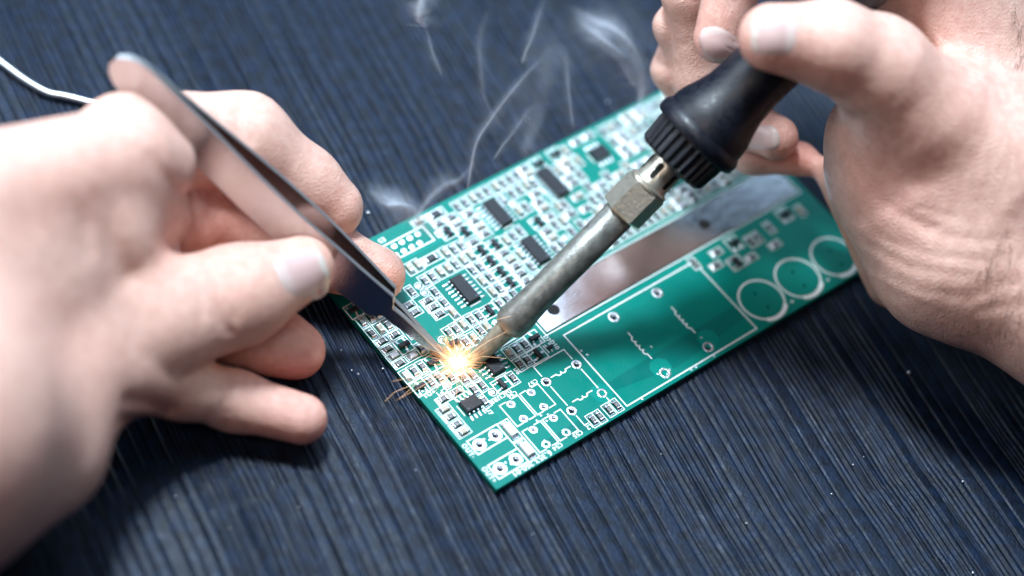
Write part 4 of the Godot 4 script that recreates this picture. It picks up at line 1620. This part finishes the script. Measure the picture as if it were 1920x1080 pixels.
	right.crease(Vector3(83.06, 52.76, -16.30), Vector3(92.13, 52.81, -16.37), 0.22, 1.16)
	right.crease(Vector3(90.80, 50.17, -12.99), Vector3(99.69, 50.59, -13.53), 0.19, 1.01)
	right.crease(Vector3(99.69, 50.59, -13.53), Vector3(105.49, 52.05, -15.39), 0.19, 1.01)
	right.crease(Vector3(68.87, 85.37, -45.11), Vector3(78.35, 81.60, -40.27), 1.40, 2.80)
	right.crease(Vector3(78.35, 81.60, -40.27), Vector3(85.79, 79.41, -37.47), 1.40, 2.80)
	right.crease(Vector3(73.57, 86.23, -46.21), Vector3(81.18, 83.68, -42.95), 0.25, 1.30)
	right.crease(Vector3(77.62, 82.40, -44.55), Vector3(87.80, 79.91, -41.36), 0.25, 1.30)
	right.crease(Vector3(83.95, 77.24, -37.93), Vector3(91.25, 75.41, -35.59), 0.19, 1.16)
	right.crease(Vector3(102.03, 38.67, -6.37), Vector3(107.16, 41.63, -10.16), 0.31, 1.74)
	right.crease(Vector3(107.16, 41.63, -10.16), Vector3(115.25, 43.90, -13.08), 0.31, 1.74)
	right.crease(Vector3(105.15, 37.63, -5.03), Vector3(112.03, 39.69, -7.67), 0.25, 1.45)
	right.crease(Vector3(112.03, 39.69, -7.67), Vector3(117.03, 40.20, -8.32), 0.25, 1.45)
	right.crease(Vector3(21.10, 45.79, -52.90), Vector3(23.48, 45.98, -53.14), 0.19, 0.87)
	right.crease(Vector3(18.88, 44.13, -50.76), Vector3(22.73, 45.25, -52.20), 0.19, 0.87)
	right.tint(Vector3(39.93, 83.87, -20.42), 10.7, Color(1.000, 0.840, 0.820))
	right.tint(Vector3(29.29, 65.58, -37.63), 10.0, Color(1.000, 0.780, 0.760))
	right.tint(Vector3(76.26, 64.98, -28.72), 13.6, Color(1.000, 0.800, 0.790))
	right.tint(Vector3(76.93, 52.66, -24.31), 8.8, Color(1.000, 0.860, 0.840))
	right.tint(Vector3(90.24, 51.90, -24.96), 11.3, Color(0.980, 0.800, 0.770))
	right.tint(Vector3(51.63, 34.36, -43.12), 9.3, Color(0.980, 0.760, 0.740))
	right.tint(Vector3(60.37, 26.56, -46.12), 8.1, Color(0.950, 0.720, 0.720))
	right.tint(Vector3(107.06, 38.80, -8.16), 7.6, Color(0.970, 0.820, 0.720))
	right.tint(Vector3(77.38, 21.63, -34.93), 12.0, Color(0.880, 0.660, 0.500))
	var right_hand := mi("hand", right.mesh(0.8), M.skin, self)
	tag(right_hand, "hand with creased wrist holding the soldering iron by its black grip", "hand")
	nail(right, right_hand, Vector3(38.82, 94.74, -18.10), Vector3(-0.9596, -0.2404, 0.1464), Vector3(-0.1640, 0.9003, 0.4032), 10.49, 10.72, 1)
	nail(right, right_hand, Vector3(27.90, 69.30, -32.64), Vector3(0.3961, -0.5647, 0.7241), Vector3(-0.6941, 0.3321, 0.6387), 8.67, 6.93, 2)
	nail(right, right_hand, Vector3(49.55, 40.01, -35.73), Vector3(-0.9120, -0.1641, 0.3759), Vector3(0.2012, 0.6197, 0.7586), 8.58, 6.50, 3)
	var st := begin(true)
	rng.seed = 9
	var use := right.all_bones()
	for i in 150:
		var q: Vector3
		if i < 115: q = Vector3(100.60, 41.64, -10.18).lerp(Vector3(117.95, 42.34, -2.94), rng.randf()) + Vector3(0.238, 0.589, -0.755) * rng.randfn() * 9.0
		else: q = Vector3(94.22, 73.76, -67.62).lerp(Vector3(105.81, 61.63, -47.19), rng.randf()) + Vector3(0.238, 0.589, -0.755) * rng.randfn() * 2.0
		var p: Vector3 = q + right.view * 60.0
		var hit := false
		for k in 60:
			var d := right.joined(p, use)
			if d < 0.05:
				hit = true
				break
			if (q - p).dot(right.view) > 60.0: break
			p -= right.view * d * 0.8
		if not hit: continue
		var e := 0.4
		var n := Vector3(right.joined(p + Vector3(e, 0, 0), use), right.joined(p + Vector3(0, e, 0), use), right.joined(p + Vector3(0, 0, e), use)) - Vector3.ONE * right.joined(p, use)
		n = n.normalized()
		var lie: Vector3 = (Vector3(-0.190, -0.580, 0.743) + Vector3(rng.randfn(), rng.randfn(), rng.randfn()) * 0.35)
		lie = (lie - n * lie.dot(n)).normalized()
		var l := rng.randf_range(3.0, 6.5)
		tube(st, PackedVector3Array([p, p + lie * l * 0.4 + n * 0.7, p + lie * l + n * rng.randf_range(0.4, 1.2)]), PackedFloat32Array([0.05, 0.04, 0.015]), 3)
	tag(mi("hair", finish(st), M.hair, right_hand), "", "", "", "stuff")

# ------------------------------------------------------------------ small things
func solder_wire():
	var pts := [Vector3(-152.32, 1.50, -29.99), Vector3(-144.88, 1.50, -25.51), Vector3(-137.89, 1.50, -22.09), Vector3(-132.01, 1.50, -19.63), Vector3(-126.54, 1.50, -18.18), Vector3(-122.47, 1.60, -18.58), Vector3(-116.98, 1.50, -18.97), Vector3(-111.37, 1.40, -19.03), Vector3(-104.02, 1.40, -18.16), Vector3(-96.81, 1.40, -17.62)]
	var p := spline(pts, 8)
	var r := PackedFloat32Array()
	r.resize(p.size())
	r.fill(0.95)
	var st := begin(true)
	tube(st, p, r, 14)
	tag(mi("solder_wire", finish(st), M.solder, self), "kinked silver solder wire lying on the table behind the tweezers", "solder wire")

var spark_orange: SurfaceTool
func spark_path(p: Array):
	var q := PackedVector3Array(p)
	var r := PackedFloat32Array()
	for i in q.size(): r.append(lerpf(0.036, 0.02, float(i) / (q.size() - 1)))
	tube(spark_orange, q, r, 4)

func sparks():
	var at := Vector3(-7.36, 3.60, 27.78)
	var root := Node3D.new()
	root.name = "spark_burst"
	add_child(root)
	tag(root, "burst of white and orange sparks where the iron tip meets the board", "sparks")
	var st := begin(true)
	lathe(st, at - Vector3(0, 1.5, 0), Vector3.UP, [[0.0, 0.0], [0.2, 0.8], [0.8, 1.0], [1.5, 1.2], [2.2, 1.0], [2.8, 0.8], [3.0, 0.0]], 24)
	mi("glow_core", finish(st), M.glow_white, root)
	var lamp := OmniLight3D.new()
	lamp.name = "spark_light"
	lamp.position = (at + Vector3(0, 0.3, 0)) * K
	lamp.light_color = Color(1.0, 0.72, 0.45)
	lamp.light_energy = 0.0002
	lamp.light_size = 0.002
	lamp.omni_range = 2.0
	lamp.omni_attenuation = 2.0
	lamp.shadow_enabled = true
	root.add_child(lamp)
	rng.seed = 77
	for e in [["glow_white", 280, 1.2, 2.7, 0.09], ["glow_yellow", 380, 2.6, 5.4, 0.05], ["glow_orange", 300, 4.0, 9.5, 0.038]]:
		var s := begin(true)
		for i in e[1]:
			var d := Vector3(rng.randfn(), rng.randfn() * 0.8 + 0.25, rng.randfn()).normalized()
			if d.y < -0.05: d.y = -d.y * 0.3
			d = d.normalized()
			var l := lerpf(e[2], e[3], pow(rng.randf(), 1.6))
			var from := at + d * (0.8 if e[0] == "glow_white" else l * rng.randf_range(0.15, 0.5))
			var bend := Vector3(rng.randfn(), rng.randfn(), rng.randfn()) * l * 0.05
			var to := at + d * l
			tube(s, PackedVector3Array([from, (from + to) * 0.5 + bend, to + bend * 0.5]), PackedFloat32Array([e[4], e[4] * 0.7, e[4] * 0.12]), 3)
		tag(mi("streaks", finish(s), M[e[0]], root), "", "", "", "stuff")
	spark_orange = begin(true)
	spark_path([Vector3(-7.99, 4.00, 29.77), Vector3(-13.52, 6.00, 35.16), Vector3(-20.73, 7.00, 40.57)])
	spark_path([Vector3(-7.99, 4.00, 29.77), Vector3(-13.39, 5.00, 37.61), Vector3(-18.35, 6.00, 44.56)])
	spark_path([Vector3(-8.23, 4.00, 29.85), Vector3(-19.47, 4.50, 41.54), Vector3(-20.95, 4.50, 44.77)])
	spark_path([Vector3(-8.07, 4.00, 29.47), Vector3(-15.32, 3.50, 36.93), Vector3(-17.68, 4.00, 42.13)])
	spark_path([Vector3(-6.05, 4.00, 29.06), Vector3(-0.93, 5.00, 29.54), Vector3(3.15, 5.00, 30.01)])
	spark_path([Vector3(-5.93, 4.00, 27.38), Vector3(-2.08, 7.00, 26.18), Vector3(3.54, 8.00, 25.51)])
	spark_path([Vector3(-6.46, 5.00, 26.99), Vector3(-1.87, 10.00, 23.71), Vector3(3.77, 14.00, 19.83)])
	spark_path([Vector3(-7.00, 5.00, 25.87), Vector3(-4.43, 10.00, 21.36), Vector3(-7.74, 13.00, 20.70)])
	spark_path([Vector3(-7.97, 4.00, 26.15), Vector3(-11.51, 9.00, 21.57), Vector3(-7.97, 11.00, 18.44)])
	spark_path([Vector3(-8.67, 4.00, 27.07), Vector3(-14.53, 8.00, 29.35), Vector3(-17.64, 9.00, 29.59)])
	spark_path([Vector3(-6.53, 4.00, 29.23), Vector3(-4.33, 4.00, 34.91), Vector3(-3.12, 4.00, 37.68)])
	spark_path([Vector3(-7.02, 4.00, 29.41), Vector3(-6.02, 4.20, 34.06), Vector3(-5.23, 4.00, 37.64)])
	spark_path([Vector3(-7.26, 4.00, 29.50), Vector3(-9.22, 4.50, 34.62), Vector3(-11.10, 4.00, 39.28)])
	spark_path([Vector3(-7.00, 5.00, 25.87), Vector3(-1.48, 15.00, 20.72), Vector3(4.40, 17.00, 17.57)])
	tag(mi("long_streaks", finish(spark_orange), M.glow_yellow, root), "", "", "", "stuff")

var smoke_root: Node3D
func wisp(p: Array, width: float, alpha: float):
	var c := spline(p, 12)
	for sheet in 3:
		var st := begin(true)
		var last := []
		var lastc := []
		var spread: float = [1.0, 2.1, 0.4][sheet]
		for i in c.size():
			var t := float(i) / (c.size() - 1)
			var d := (c[mini(i + 1, c.size() - 1)] - c[maxi(i - 1, 0)]).normalized()
			var o := d.cross(Vector3(0.0, 0.79, 0.61)).normalized()
			var up := o.cross(d)
			var spin := 0.6 * sin(t * 4.0 + sheet * 1.7 + width)
			var w: float = width * spread * (0.5 + 0.5 * sin(t * PI) + 0.3 * t)
			var row := []
			var rowc := []
			var drift := o * w * 0.25 * noise.get_noise_2d(t * 16.0, width * 9.0 + sheet * 40.0)
			for k in 11:
				var x := (k - 5) / 5.0
				row.append(c[i] + drift + (o * cos(spin) + up * sin(spin)) * x * w * 0.5 + up * (sheet * 1.2 + 0.25 * w * sin(x * 2.0 + t * 3.0)))
				var f := pow(1.0 - x * x, 2.0) * smoothstep(0.0, 0.15, t) * smoothstep(0.0, 0.35, 1.0 - t)
				f *= 0.75 + 0.5 * noise.get_noise_2d(t * 14.0 + x * 2.5, width * 5.0 + sheet * 11.0)
				rowc.append(Color(1, 1, 1, clampf(alpha * f * ([0.5, 0.16, 0.8][sheet]), 0.0, 1.0)))
			if i:
				for k in 10:
					for e in [[0, k], [1, k], [1, k + 1], [0, k], [1, k + 1], [0, k + 1]]:
						st.set_color(lastc[e[1]] if e[0] == 0 else rowc[e[1]])
						st.add_vertex((last[e[1]] if e[0] == 0 else row[e[1]]) * K)
			last = row
			lastc = rowc
		mi("smoke_wisp", finish(st), M.smoke, smoke_root)

func smoke():
	smoke_root = Node3D.new()
	smoke_root.name = "smoke"
	add_child(smoke_root)
	tag(smoke_root, "thin curling wisps of white smoke drifting above the back edge of the board", "smoke", "", "stuff")
	wisp([Vector3(-21.71, 16.06, 3.11), Vector3(-26.96, 21.92, 3.73), Vector3(-31.62, 26.09, 4.89), Vector3(-35.91, 28.73, 6.38), Vector3(-41.35, 33.31, 8.64)], 8.00, 0.340)
	wisp([Vector3(-23.73, 17.79, 2.52), Vector3(-28.72, 24.60, 3.54), Vector3(-34.42, 28.36, 6.86), Vector3(-38.84, 32.96, 9.08)], 4.00, 0.300)
	wisp([Vector3(-27.40, 20.61, 5.40), Vector3(-24.97, 25.61, 2.25), Vector3(-21.92, 30.61, -0.92), Vector3(-18.21, 34.18, -2.24), Vector3(-15.31, 40.16, -6.66)], 7.00, 0.180)
	wisp([Vector3(-16.71, 27.71, -3.70), Vector3(-17.48, 34.83, -6.32), Vector3(-17.54, 40.71, -8.98), Vector3(-15.48, 46.76, -11.87), Vector3(-12.43, 54.40, -15.16), Vector3(-8.39, 60.96, -20.31), Vector3(-4.24, 66.39, -24.02)], 3.00, 0.260)
	wisp([Vector3(16.92, 47.57, -25.91), Vector3(15.68, 53.77, -28.98), Vector3(12.07, 59.16, -31.01), Vector3(6.84, 64.60, -31.49), Vector3(-0.43, 67.80, -30.71), Vector3(-7.89, 70.78, -29.65)], 9.00, 0.300)
	wisp([Vector3(14.41, 53.13, -28.16), Vector3(10.14, 58.00, -29.53), Vector3(5.23, 62.55, -28.86), Vector3(-0.42, 66.45, -28.98), Vector3(-5.66, 70.39, -29.16)], 9.00, 0.340)
	wisp([Vector3(3.36, 43.90, -17.95), Vector3(-2.34, 53.64, -27.19), Vector3(-4.93, 60.87, -29.96)], 3.60, 0.120)
	wisp([Vector3(-12.70, 56.89, -21.60), Vector3(-11.79, 63.27, -26.53), Vector3(-11.44, 70.78, -32.91)], 3.40, 0.150)
	wisp([Vector3(-37.10, 58.20, -23.28), Vector3(-38.60, 61.73, -24.56), Vector3(-38.88, 67.29, -28.43)], 7.00, 0.500)
	wisp([Vector3(-10.78, 42.74, -11.59), Vector3(-17.50, 47.42, -14.34), Vector3(-21.42, 54.50, -18.54), Vector3(-23.44, 61.15, -23.81), Vector3(-22.84, 68.23, -29.64)], 3.60, 0.100)
	wisp([Vector3(-12.87, 36.48, -8.44), Vector3(-9.08, 44.67, -14.06), Vector3(-5.62, 50.71, -18.56)], 3.40, 0.110)
	wisp([Vector3(-29.49, 51.84, -15.12), Vector3(-33.23, 54.75, -18.86), Vector3(-37.08, 58.44, -23.59)], 2.40, 0.120)
	wisp([Vector3(-6.17, 39.20, -8.68), Vector3(-6.08, 49.50, -17.01), Vector3(-5.65, 58.97, -24.27), Vector3(-7.09, 70.31, -32.30)], 16.00, 0.100)

var crumb_st: SurfaceTool
func crumb(x: float, z: float, r: float):
	lathe(crumb_st, Vector3(x, 0.2, z), Vector3(rng.randfn() * 0.4, 1, rng.randfn() * 0.4).normalized(), [[-r, 0.0], [-r * 0.6, r * 0.8], [0.0, r], [r * 0.5, r * 0.8], [r * 0.9, 0.0]], 8)

func crumbs():
	crumb_st = begin(true)
	crumb(-39.98, -11.34, 0.55)
	crumb(101.75, -11.53, 0.50)
	crumb(-29.23, 36.61, 0.30)
	crumb(87.32, 31.00, 0.30)
	crumb(118.62, 16.44, 0.35)
	crumb(91.32, 20.89, 0.28)
	crumb(123.55, 41.26, 0.35)
	crumb(-24.11, 33.12, 0.35)
	crumb(-59.03, 82.70, 0.25)
	crumb(93.60, 17.68, 0.22)
	crumb(-34.96, 31.35, 0.20)
	crumb(-30.96, 36.11, 0.25)
	crumb(20.66, 65.47, 0.20)
	crumb(45.31, 33.93, 0.20)
	crumb(68.49, 46.01, 0.22)
	crumb(-9.39, 57.86, 0.20)
	crumb(-32.22, 76.33, 0.20)
	crumb(-45.29, 86.67, 0.22)
	crumb(10.49, -71.41, 0.30)
	crumb(-8.55, -56.70, 0.30)
	tag(mi("solder_crumbs", finish(crumb_st), M.solder, self), "tiny bright solder crumbs scattered on the dark table", "crumbs", "", "stuff")
